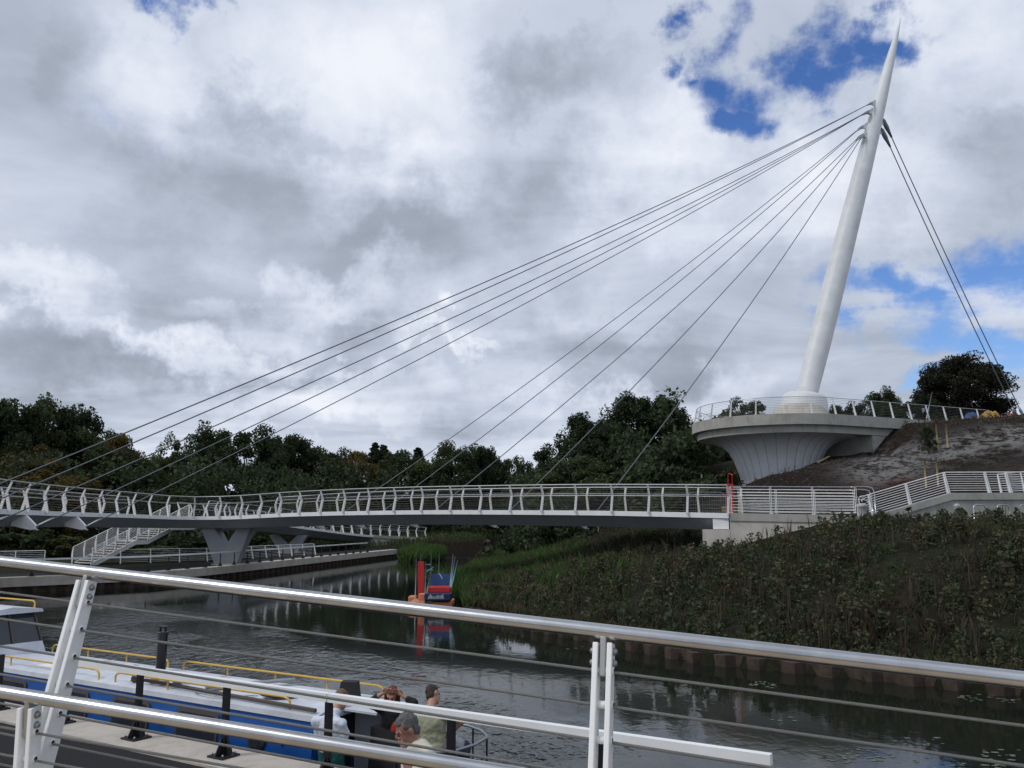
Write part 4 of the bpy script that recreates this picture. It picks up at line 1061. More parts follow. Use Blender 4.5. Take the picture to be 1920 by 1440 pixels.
SH = [(852, 984, 165, 5, 'bd', 'small dark bush with a bare stem on the left bank beyond the sheet pile corner'), (905, 972, 185, 13, 'bg', 'green bushes along the far left bank, first clump'), (955, 976, 200, 13, 'bg', 'green bushes along the far left bank, second clump'),
      (1132, 880, 84, 5.0, 'by', 'pale yellow green bush behind the middle of the bridge railing'), (1180, 930, 80, 7, 'bd', 'dark bush left of the bowl, nearer the yellow green one'), (1290, 905, 78, 8, 'bd', 'dark spreading bush on the slope left of the bowl'),
      (1230, 935, 74, 7, 'bg', 'dull green bush between the two dark ones left of the bowl'), (340, 1000, 84, 7, 'bd', 'dark bush seen under the bridge left of the V pier'), (300, 1020, 80, 6, 'by', 'yellowish bush seen under the bridge by the stair'), (480, 1000, 92, 8, 'bg', 'green bush seen under the bridge right of the V pier'),
      (60, 985, 78, 8, 'bd', 'dark bush below the left part of the bridge'), (120, 1000, 77, 5, 'by', 'ochre bush below the left part of the bridge')]
for t in SH: tree(*t[:5], t[5], 'shrub')
# understorey: one mass of foliage along the foot of the woods
r = np.random.default_rng(21); Cs = []
def belt(p0, p1, n, w_, h, cr, per):
    for _ in range(n):
        t = r.uniform(); x = p0[0]+(p1[0]-p0[0])*t+r.normal()*w_; y = p0[1]+(p1[1]-p0[1])*t+r.normal()*w_; z = gz(x, y)+r.uniform(0, 1)**1.3*h
        p = r.normal(size=(per, 3)); p /= np.linalg.norm(p, axis=1)[:, None]; p *= (r.uniform(0, 1, per)**.4)[:, None]*cr*r.uniform(.6, 1.3); Cs.append(p+np.array([x, y, z]))
belt((-75, 78), (-40, 88), 130, 3, 9, 1.8, 90); belt((-52, 84), (-26, 104), 170, 3, 9, 1.8, 90); belt((-34, 108), (-12, 150), 180, 4, 10, 2., 80)
V, Fq = leaf_cards(np.concatenate(Cs), .26, r); o = bpy.data.objects.new('undergrowth', np_mesh('undergrowth', V, Fq, [M['leafd']])); COL.objects.link(o); tag(o, 'dense dark undergrowth filling the foot of the wood behind the far quay', 'undergrowth', kind='stuff')
Cs = []
belt((-12, 150), (6, 200), 150, 5, 13, 2.4, 80); belt((4, 250), (60, 240), 160, 8, 18, 4, 80); belt((2, 112), (15, 100), 190, 2.4, 9, 1.9, 90); belt((10, 92), (18.5, 84), 120, 2., 4, 1.4, 90); belt((1, 78), (17.5, 78), 150, 2., 4.5, 1.1, 90); belt((8, 64), (16, 68), 60, 1.6, 1.6, .8, 80); belt((26, 105), (52, 108), 110, 3, 4, 1.6, 90)
V, Fq = leaf_cards(np.concatenate(Cs), .28, r); o = bpy.data.objects.new('undergrowth', np_mesh('undergrowth', V, Fq, [M['leafd']])); COL.objects.link(o); tag(o, 'dense dark undergrowth behind the canal bend and left of the white bowl', 'undergrowth', kind='stuff')

# weeds on the right bank
def plants(name, label, cat, n, sampler, spec, mats, seed):
    r = np.random.default_rng(seed); Vs = []; Ms = []; P_ = sampler(r, n); cum = np.cumsum([s[0] for s in spec])
    for (x, y, z) in P_:
        qn = (hnoise(np.array(x), np.array(y), .75, seed+100)*.9+hnoise(np.array(x), np.array(y), 2.2, seed+101)*.5)*.75+.5+r.uniform(-.28, .28); k = min(len(spec)-1, int(np.searchsorted(cum, min(.999, max(0, qn))))); _, typ, h0, h1, mi, cnt = spec[k]; h = r.uniform(h0, h1)
        if typ == 'leafy':
            c = int(cnt*1.6*r.uniform(.7, 1.3)); zz_ = r.uniform(.1, 1, c)*h; rr = h*.42*np.sqrt(1.1-zz_/h)*r.uniform(.1, 1, c); a = r.uniform(0, 6.28, c)
            C = np.stack([x+rr*np.cos(a), y+rr*np.sin(a), z+zz_], -1); V, _f = leaf_cards(C, h*.075+.011, r, .2); Vs.append(V); Ms += [mi]*c
        else:
            c = int(cnt*r.uniform(.7, 1.3)); a = r.uniform(0, 6.28, c); sp = h*r.uniform(.05, .45, c) if typ == 'grass' else h*r.uniform(0, .12, c); hh_ = h*r.uniform(.6, 1.1, c); wd = (.007 if typ == 'grass' else .010)*(1+h)
            bx = x+r.normal(0, .05, c)*h; by_ = y+r.normal(0, .05, c)*h; tx, ty = bx+sp*np.cos(a), by_+sp*np.sin(a); b2 = r.uniform(0, 6.28, c); wx, wy = wd*np.cos(b2), wd*np.sin(b2)
            mxx, mxy = bx+(tx-bx)*.35, by_+(ty-by_)*.35
            V = np.stack([np.stack([bx-wx, by_-wy, z+0*bx], -1), np.stack([bx+wx, by_+wy, z+0*bx], -1), np.stack([mxx+wx*.8, mxy+wy*.8, z+hh_*.6], -1), np.stack([tx, ty, z+hh_], -1)], 1).reshape(-1, 3)
            Vs.append(V); Ms += [mi]*c
    V = np.concatenate(Vs); nf = len(V)//4; o = bpy.data.objects.new(name, np_mesh(name, V, np.arange(4*nf).reshape(nf, 4), mats, Ms)); COL.objects.link(o); tag(o, label, cat, kind='stuff'); return o
def bank_sampler(xr, yr, dmin, dmax, thin=None, side='r'):
    def f(r, n):
        out = []; tot = 0
        while tot < n:
            X = r.uniform(*xr, n*3); Y = r.uniform(*yr, n*3); dr, dl, dn = dists(X, Y); ins = inside(X, Y)
            ok = (~ins); d = dr if side == 'r' else dl; oth = dl if side == 'r' else dr
            ok &= (d < oth) & (d < dn) & (d > dmin) & (d < dmax)
            if thin is not None: ok &= thin(X, Y, d, r)
            X, Y = X[ok], Y[ok]; Z = ground(X, Y); out.append(np.stack([X, Y, Z-.02], -1)); tot += len(X)
        return np.concatenate(out)[:n]
    return f
mats = [M['weed1'], M['weed2'], M['weed3'], M['reed']]
def thin_bank(X, Y, d, r):
    nse = hnoise(X, Y, 1.0, 9)+hnoise(X, Y, 3.3, 10)
    p = np.clip(.50+1.0*nse, .08, 1)*(1-.7*ss(Y, 44.5, 47)*ss(X, 9, 12))*(1-.75*ss(Y, 37.5, 40)*ss(X, 8, 11)*(1-ss(Y, 43, 44)))
    return (r.uniform(size=X.shape) < p) & ~((X > 6) & (Y > 41.5) & (X < 20) & (Y < 45.5)) & ~((Y > 42.0) & (X > 17))
plants('bank_weeds', 'rough weeds, docks and grasses growing thickly over the dark soil of the right bank', 'weeds', 20000, bank_sampler((-3, 30), (12, 62), .35, 24, thin_bank),
       [(.14, 'grass', .2, .6, 1, 10), (.14, 'leafy', .16, .5, 1, 13), (.30, 'leafy', .12, .40, 0, 16), (.06, 'grass', .2, .45, 3, 10), (.16, 'leafy', .10, .34, 0, 12), (.10, 'leafy', .15, .45, 2, 11), (.10, 'grass', .3, .75, 2, 9)], mats, 31)
plants('tall_weeds', 'scattered tall dry stems and seeding docks standing above the weeds', 'weeds', 900, bank_sampler((-2, 24), (16, 44), .6, 20, thin_bank),
       [(.2, 'leafy', .6, 1.0, 1, 34), (.25, 'stem', .6, 1.2, 2, 7), (.3, 'leafy', .5, .95, 0, 40), (.25, 'leafy', .45, .8, 1, 34)], mats, 32)
plants('edge_weeds', 'straggling grass and weeds hanging over the top of the rusty sheet piling', 'weeds', 1500, bank_sampler((-3, 30), (12, 40), .25, .7), [(.4, 'grass', .2, .5, 1, 10), (.3, 'leafy', .15, .4, 0, 12), (.3, 'grass', .2, .45, 2, 9)], mats, 38)
plants('bank_grass', 'longer green grass at the water edge along the narrowing right bank', 'grass', 7000, bank_sampler((-5, 12), (38, 120), .0, 9, lambda X, Y, d, r: r.uniform(size=X.shape) < np.clip(1.1-d/9, .1, 1)),
       [(.5, 'grass', .35, .8, 3, 9), (.2, 'grass', .3, .7, 1, 9), (.3, 'leafy', .2, .6, 0, 12)], mats, 33)
def reedbed(cx, cy, rx, ry, z):
    def f(r, n):
        a = r.uniform(0, 6.28, n); q = np.sqrt(r.uniform(0, 1, n)); return np.stack([cx+rx*q*np.cos(a), cy+ry*q*np.sin(a), z+.55*(1-q)], -1)
    return f
c = at(765, 1052, 86); plants('reed_bed', 'bright green reeds growing out into the canal at the end of the far quay', 'reeds', 1500, reedbed(-9.9, 95, 2.3, 8, 0), [(.8, 'grass', .7, 1.5, 3, 12), (.2, 'leafy', .5, 1.2, 0, 12)], mats, 34)
plants('reed_bed', 'short rushes standing in the water by the pontoon at the foot of the right bank', 'reeds', 500, reedbed(-3.4, 50, 1.1, 7, 0), [(.8, 'grass', .5, 1.1, 3, 11), (.2, 'leafy', .4, .7, 0, 12)], mats, 35)
def left_s(r, n):
    return bank_sampler((-30, 4), (101, 230), 0, 12, None, 'l')(r, n)
plants('bank_grass', 'grass and weeds over the left bank beyond the quay and the sheet pile corner', 'grass', 5000, left_s, [(.45, 'grass', .5, 1.0, 3, 8), (.25, 'grass', .4, .9, 1, 8), (.3, 'leafy', .4, 1.1, 0, 12)], mats, 36)
def hill_s(r, n):
    X = r.uniform(8, 46, n*3); Y = r.uniform(47.5, 90, n*3); Z = ground(X, Y); k = (Z > 10.4) | (r.uniform(size=n*3) < .07); X, Y, Z = X[k], Y[k], Z[k]; return np.stack([X, Y, Z], -1)[:n]
plants('hill_weeds', 'sparse weeds along the upper edge of the bare soil hill', 'weeds', 1800, hill_s, [(.5, 'leafy', .15, .5, 0, 12), (.3, 'grass', .2, .5, 2, 9), (.2, 'leafy', .2, .5, 2, 12)], mats, 37)
# clods and stones
def rocks(name, label, n, smp, s0, s1, m, seed, cat='rubble'):
    r = np.random.default_rng(seed); P_ = smp(r, n); base = np.array([(1, 0, 0), (-1, 0, 0), (0, 1, 0), (0, -1, 0), (0, 0, .8), (0, 0, -.8)]); fs = np.array([(0, 2, 4), (2, 1, 4), (1, 3, 4), (3, 0, 4), (2, 0, 5), (1, 2, 5), (3, 1, 5), (0, 3, 5)])
    Vs = []; Fs = []
    for i, p in enumerate(P_): Vs.append(p+base*r.uniform(s0, s1)*r.uniform(.5, 1.2, (6, 3))*(1, 1, .6)); Fs.append(fs+6*i)
    o = bpy.data.objects.new(name, np_mesh(name, np.concatenate(Vs), np.concatenate(Fs), [m])); COL.objects.link(o); tag(o, label, cat, kind='stuff')
M['clod'] = mat('soil_clods', (.035, .022, .016), .95, var=.5, vs=3, col2=(.10, .07, .055)); M['litter'] = mat('pale_litter', (.5, .48, .44), .8)
def hs2(r, n):
    X = r.uniform(14, 48, n); Y = r.uniform(47.5, 76, n); return np.stack([X, Y, ground(X, Y)+.01], -1)
rocks('soil_clods', 'loose clods of dark red brown soil on the bare hill', 5200, hs2, .04, .17, M['clod'], 41)
rocks('stones', 'pale stones and scraps of litter scattered among the weeds', 130, bank_sampler((-3, 26), (16, 48), .4, 20), .02, .055, M['litter'], 42)
# floating weed
def lily(name, label, spots, seed):
    r = random.Random(seed); mb = MB()
    for cx, cy, rx, ry, n in spots:
        for _ in range(n if n > 100 else int(n*.6)):
            a = r.uniform(0, 6.28); q = math.sqrt(r.random()); x = cx+rx*q*math.cos(a); y = cy+ry*q*math.sin(a); s_ = r.uniform(.02, .055); k = r.randint(5, 8); ph = r.uniform(0, 6)
            mb.add([(x+s_*r.uniform(.6, 1.2)*1.4*math.cos(ph+6.283*i/k), y+s_*r.uniform(.6, 1.2)*math.sin(ph+6.283*i/k), .006) for i in range(k)], [tuple(range(k))])
    o = mb.build(name, M['lily']); tag(o, label, 'pond weed', kind='stuff')
def W(px, py): d = ray(px, py); t = -CAMZ/d.z; return d.x*t, d.y*t
sp = []
for px, py, rx, ry, n in [(1432, 1284, .35, .5, 45), (1620, 1415, .5, .4, 50), (1570, 1425, .3, .25, 20), (1730, 1390, .7, .3, 16), (1850, 1310, .7, .5, 60), (1800, 1430, .8, .5, 40), (1350, 1240, .6, .5, 12), (1075, 1215, .5, .5, 6), (1330, 1398, .3, .3, 18), (890, 1425, .3, .2, 14), (1490, 1350, .5, .3, 8), (1890, 1415, .5, .5, 30)]:
    x, y = W(px, py); sp.append((x, y, rx, ry, n))
lily('floating_weed', 'pale floating pond weed in small rafts on the dark water near the piles', sp, 51)
sp = []
for px, py, rx, ry, n in [(835, 1082, 1.6, 3.5, 500), (920, 1048, 2.5, 7, 500), (965, 1018, 3., 20, 700), (840, 1046, 3, 2, 260)]:
    x, y = W(px, py); sp.append((x, y, rx, ry, n))
lily('floating_weed', 'pale and green weed covering the narrow far channel', sp, 52)

# ------------------------------------------------------------------ hilltop and hillside things
def P3(px, py, Y): return Vector(at(px, py, Y))
def hp(px, Y):
    x = (px-960)/F*Y*_cp; return Vector((x, Y, gz(x, Y)))
p = hp(1748, 67); mb = MB(); mb.tube([p-Vector((0, 0, .3)), P3(1748, 735, 67)], .05, 8); mb.box(p+Vector((0, 0, 1.1)), (.14, .18, .3)); mb.build('marker_pole', M['galv']); tag(bpy.data.objects['marker_pole'], 'slim grey pole on the hill edge at the end of the lookout railing', 'pole')
def stakes(pxs, py, Y, lb):
    e = empty('tree_stakes', lb, 'stakes')
    for px in pxs:
        b = hp(px, Y); t_ = P3(px, py, Y); mb = MB(); mb.tube([b-Vector((0, 0, .2)), Vector((b.x, b.y, max(t_.z, b.z+.8)))], .055, 7); mb.build('stake', M['timber'], e)
    a, b = hp(pxs[0], Y), hp(pxs[1], Y); z = P3(pxs[0], py, Y).z-.15; mb = MB(); mb.box(((a.x+b.x)/2, Y, max(z, a.z+.7)), (abs(a.x-b.x), .05, .06)); mb.build('crossbar', M['black'], e)
stakes((1770, 1789), 794, 57, 'pair of pale timber stakes on the slope below the end of the lookout railing')
stakes((1742, 1765), 859, 49.5, 'pair of pale timber stakes just above the ramp railing')
for px, py, Y, lb in ((1318, 890, 66, 'pale broken stake in front of the dark wood left of the bowl'), (1121, 985, 66, 'short pale stake on the bank under the bridge')):
    b = hp(px, Y); t_ = P3(px, py, Y); mb = MB(); mb.beam(b-Vector((0, 0, .2)), Vector((b.x+.04, b.y, max(t_.z, b.z+.5))), .09, .09); o = mb.build('stake', M['timber']); tag(o, lb, 'stake')
mb = MB(); a = hp(1540, 63)+Vector((0, 0, .12)); b = hp(1562, 63.5)+Vector((0, 0, .35)); mb.beam(a, b, .2, .06); o = mb.build('plank', M['timber']); tag(o, 'plank lying on the bare soil below the lookout', 'plank')
def heap(px0, px1, top, Y, m, nm, lb, cat, d=1.6, seed=1, lump=.2):
    rs = random.Random(seed); a, b = P3(px0, top, Y), P3(px1, top, Y); w_ = abs(b.x-a.x); n = 14; secs = []
    cx = (a.x+b.x)/2; h = .75; z0 = a.z-h; h = max(.45, a.z-z0)
    for i in range(n+1):
        t = i/n; x = a.x+(b.x-a.x)*t; hh = h*(math.sin(math.pi*min(1, max(.05, t*.92+.04)))**.35)*(1+rs.uniform(-lump, lump)); dd = d*(.35+.65*math.sin(math.pi*max(.06, min(.94, t))))
        secs.append([Vector((x, Y-dd, z0)), Vector((x, Y-dd*.7, z0+hh*.55*(1+rs.uniform(-lump, lump)))), Vector((x, Y-dd*.2, z0+hh)), Vector((x, Y+dd*.4, z0+hh*.9)), Vector((x, Y+dd, z0+hh*.4)), Vector((x, Y+dd, z0))])
    mb = MB(); mb.loft(secs, smooth=False); o = mb.build(nm, m); tag(o, lb, cat)
M['earth'] = mat('red_earth', (.10, .045, .028), .95, var=.4, vs=4, bump=1, bs=6)
M['ytarp'] = mat('ochre_sheet', (.45, .24, .03), .6, var=.2, vs=6, bump=.5, bs=6); M['rtarp'] = mat('red_sheet', (.42, .05, .04), .6, var=.2, vs=6, bump=.5, bs=6)
heap(1780, 1925, 783, 74, M['earth'], 'earth_mound', 'long low mound of reddish earth on the hilltop in front of the copper tree', 'earth mound', 1.6, 3, .12)
heap(1809, 1832, 774, 78, M['bluecloth'], 'covered_pile', 'grey blue sheeted pile behind the earth mound', 'covered pile', .9, 4)
heap(1840, 1873, 771, 77, M['ytarp'], 'covered_pile', 'ochre yellow sheeted pile in the middle of the hilltop', 'covered pile', 1.0, 5)
heap(1878, 1907, 777, 73, M['rtarp'], 'covered_pile', 'red sheeted pile beside the back stay anchor', 'covered pile', .8, 6)
heap(808, 848, 1001, 125, M['earth'], 'earth_mound', 'low brown earth mound at the far end of the descending bridge arm', 'earth mound', 2.5, 7)

# ------------------------------------------------------------------ work pontoon
pt = empty('work_pontoon', 'small work pontoon with red board, scaffold poles and orange floats by the right bank', 'pontoon', tuple(at(812, 1134, 41.5)))
pt.location.z = 0
def px_local(px, Y=41.5): return (px-960)/F*Y*_cp - pt.location.x
X0 = px_local
def fl_box(c, s_, m, nm, rz=0): mb = MB(); mb.box(c, s_, rz); o = mb.build(nm, m, pt); bv = o.modifiers.new('bevel', 'BEVEL'); bv.width = .05; bv.segments = 2; return o
fl_box((X0(832), .2, .18), (1.0, 2.0, .28), M['orange'], 'float')
fl_box((X0(790), -.1, .18), (.7, 1.6, .36), M['orange'], 'float'); fl_box((X0(773), .8, .22), (.36, .8, .5), M['orange'], 'float')
fl_box((X0(797), -.6, .45), (.34, .5, .5), M['orange'], 'float')
fl_box((X0(826), -.55, .56), (1.25, 1.0, .36), M['navy'], 'hull_box')
fl_box((X0(828), -.15, .86), (1.02, .9, .28), M['red'], 'red_bench')
fl_box((X0(806.5), -.2, .86), (.16, .3, .26), M['red'], 'red_bench')
mb = MB(); mb.box((X0(826), .5, 1.25), (1.0, .08, .55)); mb.build('screen', M['bluecloth'], pt)
mb = MB(); mb.beam((X0(791), .1, .35), (X0(790), .15, 2.15), .14, .29, up=(1, 0, 0)); mb.build('red_board', M['red'], pt)
for px, yy, h in ((782, -.2, 2.3), (787.5, .4, 2.5), (802, -.8, 2.15), (806.5, .6, 2.55), (822, .5, 2.55)):
    mb = MB(); mb.tube([(X0(px), yy, .1), (X0(px)+.02, yy, h)], .028, 6); mb.build('scaffold_pole', M['scaff'], pt)
for (a, b) in (((803, -.8, .35), (809, -.5, 1.4)), ((797, .3, 1.72), (811, .5, 1.72)), ((797, .3, 1.98), (806, .5, 1.98)), ((797, .2, 1.6), (812, .6, 1.85)), ((824, .4, 1.55), (832, -.3, 1.35)), ((845, -.3, .7), (850, .2, 2.5)), ((846, -.3, .7), (854, 0, 2.4)), ((848, -.3, .9), (859, 0, 2.2))):
    mb = MB(); mb.tube([(X0(a[0]), a[1], a[2]), (X0(b[0]), b[1], b[2])], .026, 6); mb.build('scaffold_pole', M['scaff'], pt)
M['pale'] = mat('pale_lettering', (.45, .50, .52), .6)
mb = MB()
for i in range(11):                                        # lettering too small to read in the photograph: uneven pale strokes
    h = random.choice((.09, .13, .17)); mb.box((X0(810)+i*.066, -1.056, .52+h/2), (random.choice((.03, .045)), .012, h))
mb.box((X0(810)+.33, -1.056, .50), (.78, .012, .018)); mb.build('name_lettering', M['pale'], pt)
# ------------------------------------------------------------------ narrowboat
BO = Vector((-2.71, 12.17, 0)); BA_ = Vector((-.857, .515, 0)); BN = Vector((.515, .857, 0))
def bp_(a, n=0., z=0.): return BO+BA_*a+BN*n+Vector((0, 0, z))
boat = empty('narrowboat', 'blue narrowboat with grey roof and yellow rails moored at the near quay', 'boat')
WB = 1.48
# hull: plan half widths from stern (-2.9) to bow
def hull_w(a):
    if a < -1.15: return .93*math.sqrt(max(0, 1-((-1.15-a)/1.05)**2))
    if a > 11.5: return .93*max(.05, 1-((a-11.5)/3.2)**2)
    return .93
secs = []
for a in [-2.19, -2.12, -1.95, -1.6, -1.15, 0, 4, 8, 11.5, 12.5, 13.5, 14.2, 14.6]:
    w_ = max(.03, hull_w(a)); top = .42+(.0 if a < 11 else (a-11)*.1)
    c = WB/2; secs.append([bp_(a, c-w_*.8, -.35), bp_(a, c+w_*.8, -.35), bp_(a, c+w_, .1), bp_(a, c+w_, top), bp_(a, c-w_, top), bp_(a, c-w_, .1)])
mb = MB(); mb.loft(secs); mb.build('hull', M['blue'], boat)
mb = MB()
for s_ in (-1, 1):
    pts = [bp_(a, WB/2+s_*hull_w(a), .43) for a in np.linspace(-2.15, 13.5, 50)]; mb.tube(pts, .035, 6)
mb.build('rubbing_strake', M['black'], boat)
# cabin
CE = 12.5
secs = []
for a in (0, CE):
    secs.append([bp_(a, -.08, .42), bp_(a, WB+.08, .42), bp_(a, WB, 1.34), bp_(a, 0, 1.34)])
mb = MB(); mb.loft(secs); mb.build('cabin', M['blue'], boat)
secs = []
for a in (-.06, CE+.05):
    secs.append([bp_(a, -.035, 1.30), bp_(a, WB+.035, 1.30), bp_(a, WB+.03, 1.375), bp_(a, WB-.12, 1.41), bp_(a, WB*.5, 1.44), bp_(a, .12, 1.41), bp_(a, -.03, 1.375)])
mb = MB(); mb.loft(secs); mb.build('roof', M['roofp'], boat)
def side(a, z, out=.0): t = (z-.42)/.92; return bp_(a, -.08*(1-t)-out, z)
def window(a, w_, h, z=.97):
    mb = MB(); r_ = .07; pts = []
    for (ca, cz, s0) in ((w_/2-r_, h/2-r_, 0), (-(w_/2-r_), h/2-r_, 90), (-(w_/2-r_), -(h/2-r_), 180), (w_/2-r_, -(h/2-r_), 270)):
        for k in range(4): an_ = rad(s0+k*30); pts.append((ca+r_*math.cos(an_), cz+r_*math.sin(an_)))
    f = MB(); f.plate([side(a+x, z+y, .012) for x, y in pts], BN, .03); o = f.build('window', M['winframe'], boat)
    g_ = MB(); g_.plate([side(a+x*.88, z+y*.82, .022) for x, y in pts], BN, .024); g_.build('pane', M['glass'], o)
    b2 = MB(); b2.beam(side(a-w_*.42, z+h*.12, .04), side(a+w_*.42, z+h*.12, .04), .02, .02); b2.build('transom', M['winframe'], o)
for a in (7.4, 5.55, 3.95, 2.35): window(a, .95, .46)
def porthole(a, z=.95):
    mb = MB(); mb.lathe([(.17, 0), (.17, .03), (.12, .04)], side(a, z, .01), 20, 0, True, -BN); o = mb.build('porthole', M['winframe'], boat)
    mb = MB(); mb.lathe([(.12, 0), (.12, .045)], side(a, z, .01), 20, 0, True, -BN); mb.build('pane', M['glass'], o)
porthole(1.05)
mb = MB(); mb.lathe([(.21, 0), (.21, .05), (.17, .06)], bp_(1.3, -.24, .62), 14, 0, True, -BN); mb.lathe([(.09, -.02), (.12, .12), (.10, .26)], bp_(1.3, -.22, .40), 10); mb.build('fender', M['black'], boat)
# two pale curled strokes of the lost lettering low on the side
for a, fl_ in ((.62, 1), (.33, -1)):
    mb = MB(); mb.tube([side(a+fl_*.07*math.sin(t*2.4), .60+.11*(t-.5)*1.6, .012) for t in np.linspace(0, 1, 9)], .011, 5); mb.build('lettering', M['pale'], boat)
mb = MB(); mb.lathe([(.012, -.1), (.012, .1)], side(.55, 1.02, .02), 6, axis=(0, 0, 1)); mb.build('handle', M['stain'], boat)
# mooring light round thing
mb = MB(); mb.lathe([(.065, 0), (.075, .03), (.05, .07), (.01, .08)], side(3.2, .98, .0), 14, 0, True, -BN); mb.build('side_lamp', M['pale'], boat)
# roof rails
def rail(a0, a1, n_, endl=True, endr=True):
    h = 1.40 if (n_ < .1 or n_ > 1.4) else 1.42; pts = []
    if endr: pts += [bp_(a0, n_, h), bp_(a0, n_, h+.09), bp_(a0+.04, n_, h+.13), bp_(a0+.12, n_, h+.15)]
    pts += [bp_(a0+.2, n_, h+.15), bp_(a1-.2, n_, h+.15)]
    if endl: pts += [bp_(a1-.12, n_, h+.15), bp_(a1-.04, n_, h+.13), bp_(a1, n_, h+.09), bp_(a1, n_, h)]
    mb = MB(); mb.tube(pts, .017, 7); k = int((a1-a0)/1.15)
    for i in range(1, k): a = a0+(a1-a0)*i/k; mb.tube([bp_(a, n_, h-.04), bp_(a, n_, h+.15)], .014, 6)
    mb.build('roof_rail', M['yellow'], boat)
rail(.55, 4.55, .07); rail(5.0, 9.0, .07); rail(-.05, 4.55, WB-.07); rail(4.98, 8.6, WB-.07)
# wheelhouse with raked screen
w0, w1 = 8.75, 11.9; secs = []
mb = MB(); 
mb.loft([[bp_(w0, .12, 1.40), bp_(w0, WB-.12, 1.40), bp_(w0+.10, WB-.15, 1.62), bp_(w0+.10, .15, 1.62)], [bp_(w1, .12, 1.40), bp_(w1, WB-.12, 1.40), bp_(w1, WB-.15, 1.62), bp_(w1, .15, 1.62)]]); wh = mb.build('wheelhouse', M['roofp'], boat)
mb = MB(); mb.loft([[bp_(w0+.12, .17, 1.62), bp_(w0+.12, WB-.17, 1.62), bp_(w0+.38, WB-.24, 2.2), bp_(w0+.38, .24, 2.2)], [bp_(w1, .17, 1.62), bp_(w1, WB-.17, 1.62), bp_(w1, WB-.24, 2.2), bp_(w1, .24, 2.2)]]); mb.build('screen', M['glass'], wh)
for n_a, n_b in ((.165, .235), (WB-.165, WB-.235), (WB/2, WB/2)): mb = MB(); mb.beam(bp_(w0+.105, n_a, 1.62), bp_(w0+.37, n_b, 2.2), .035, .035); mb.build('screen_bar', M['winframe'], wh)
mb = MB(); secs = []
for a in (w0+.2, w1+.1): secs.append([bp_(a, .12, 2.19), bp_(a, WB-.12, 2.19), bp_(a, WB-.14, 2.25), bp_(a, WB/2, 2.32), bp_(a, .14, 2.25)])
mb.loft(secs); mb.build('wheelhouse_roof', M['roofp'], wh)
for n_ in (.2, WB-.2):
    mb = MB(); mb.tube([bp_(w0+.4, n_, 2.24), bp_(w0+.4, n_, 2.36), bp_(w0+.46, n_, 2.40), bp_(w1-.3, n_, 2.40), bp_(w1-.3, n_, 2.26)], .017, 7); mb.build('roof_rail', M['yellow'], wh)
# chimney, vents, hatch
ch = bp_(4.72, WB-.42, 1.42); mb = MB(); mb.lathe([(.085, 0), (.085, .62), (.10, .63), (.10, .66), (.07, .67)], ch, 18)
for s_ in (-1, 1): mb.box(ch+Vector((.045*s_, 0, .70)), (.02, .05, .09))
mb.box(ch+Vector((0, 0, .755)), (.17, .10, .012)); mb.build('chimney', M['black'], boat)
mb = MB(); mb.lathe([(.07, 0), (.10, .02), (.10, .06), (.03, .10)], bp_(6.9, .8, 1.43), 16); mb.lathe([(.07, 0), (.10, .02), (.10, .06), (.03, .10)], bp_(5.0, .75, 1.44), 16); mb.build('roof_vent', M['stain'], boat)
mb = MB(); mb.box(bp_(6.6, .42, 1.43), (.9, .55, .03), math.atan2(BA_.y, BA_.x)); mb.build('roof_hatch', M['white'], boat)
# things lying on the roof
def onroof(nm, fn, lb, cat, m): mb = MB(); fn(mb); o = mb.build(nm, m); tag(o, lb, cat)
def pole(mb): mb.tube([bp_(.02, .03, 1.44), bp_(3.9, .16, 1.47)], .03, 8)
onroof('barge_pole', pole, 'dark boat pole lying along the near edge of the narrowboat roof', 'boat pole', M['winframe'])
def plank(mb): mb.beam(bp_(2.55, .25, 1.47), bp_(1.75, 1.35, 1.50), .18, .03); 
onroof('gang_plank', plank, 'grey ribbed plank lying across the narrowboat roof', 'plank', M['galv'])
def cloth(mb):
    rs = random.Random(5); c = bp_(1.15, .45, 1.46); n = 11
    secs = []
    for i in range(5):
        q = 1-i/5; secs.append([c+Vector(((.30*math.cos(6.283*k/n)*q+.02*rs.uniform(-1, 1)), (.16*math.sin(6.283*k/n)*q+.02*rs.uniform(-1, 1)), .02*i+rs.uniform(0, .015))) for k in range(n)])
    mb.loft(secs, smooth=True)
onroof('cap', cloth, 'black cloth cap lying on the narrowboat roof near the stern', 'cap', M['blackcloth'])
items = [((4.15, .16), M['winframe'], 'small brown toy mug on the narrowboat roof, first of the ornaments', 'ornament'), ((3.82, .28), M['red'], 'small red and orange ornament on the narrowboat roof', 'ornament'), ((3.55, .26), M['wrap'], 'small grey ornament on the narrowboat roof', 'ornament'), ((3.36, .36), M['bluecloth'], 'small bright blue ornament, last of the row on the narrowboat roof', 'ornament')]
for (a, n_), m_, lb, ct in items:
    e = empty('roof_ornament', lb, ct, tuple(bp_(a, n_, 1.42)), group=None)
    mb = MB(); mb.lathe([(.04, 0), (.075, .02), (.07, .07), (.05, .10), (.03, .11)], (0, 0, 0), 12); mb.build('pot', M['orange'] if m_ is M['red'] else m_, e)
    mb = MB(); mb.ell((0, 0, .145), (.05, .045, .055)); mb.ell((.03, .02, .17), .025); mb.ell((-.03, .0, .175), .025); mb.build('figure', m_, e)
mb = MB(); mb.tube([bp_(a, .35+.35*math.sin(a*2.1), 1.43+.01*math.sin(a*9)) for a in np.linspace(1.5, 2.6, 24)], .008, 6); o = mb.build('rope', M['galv']); tag(o, 'thin grey rope lying loose across the narrowboat roof by the plank', 'rope')
for a in (3.2, 6.4, 9.6): mb = MB(); mb.box(bp_(a, WB/2, 1.443), (.02, WB-.3, .006), math.atan2(BA_.y, BA_.x)); mb.build('roof_seam', M['galv'], boat)
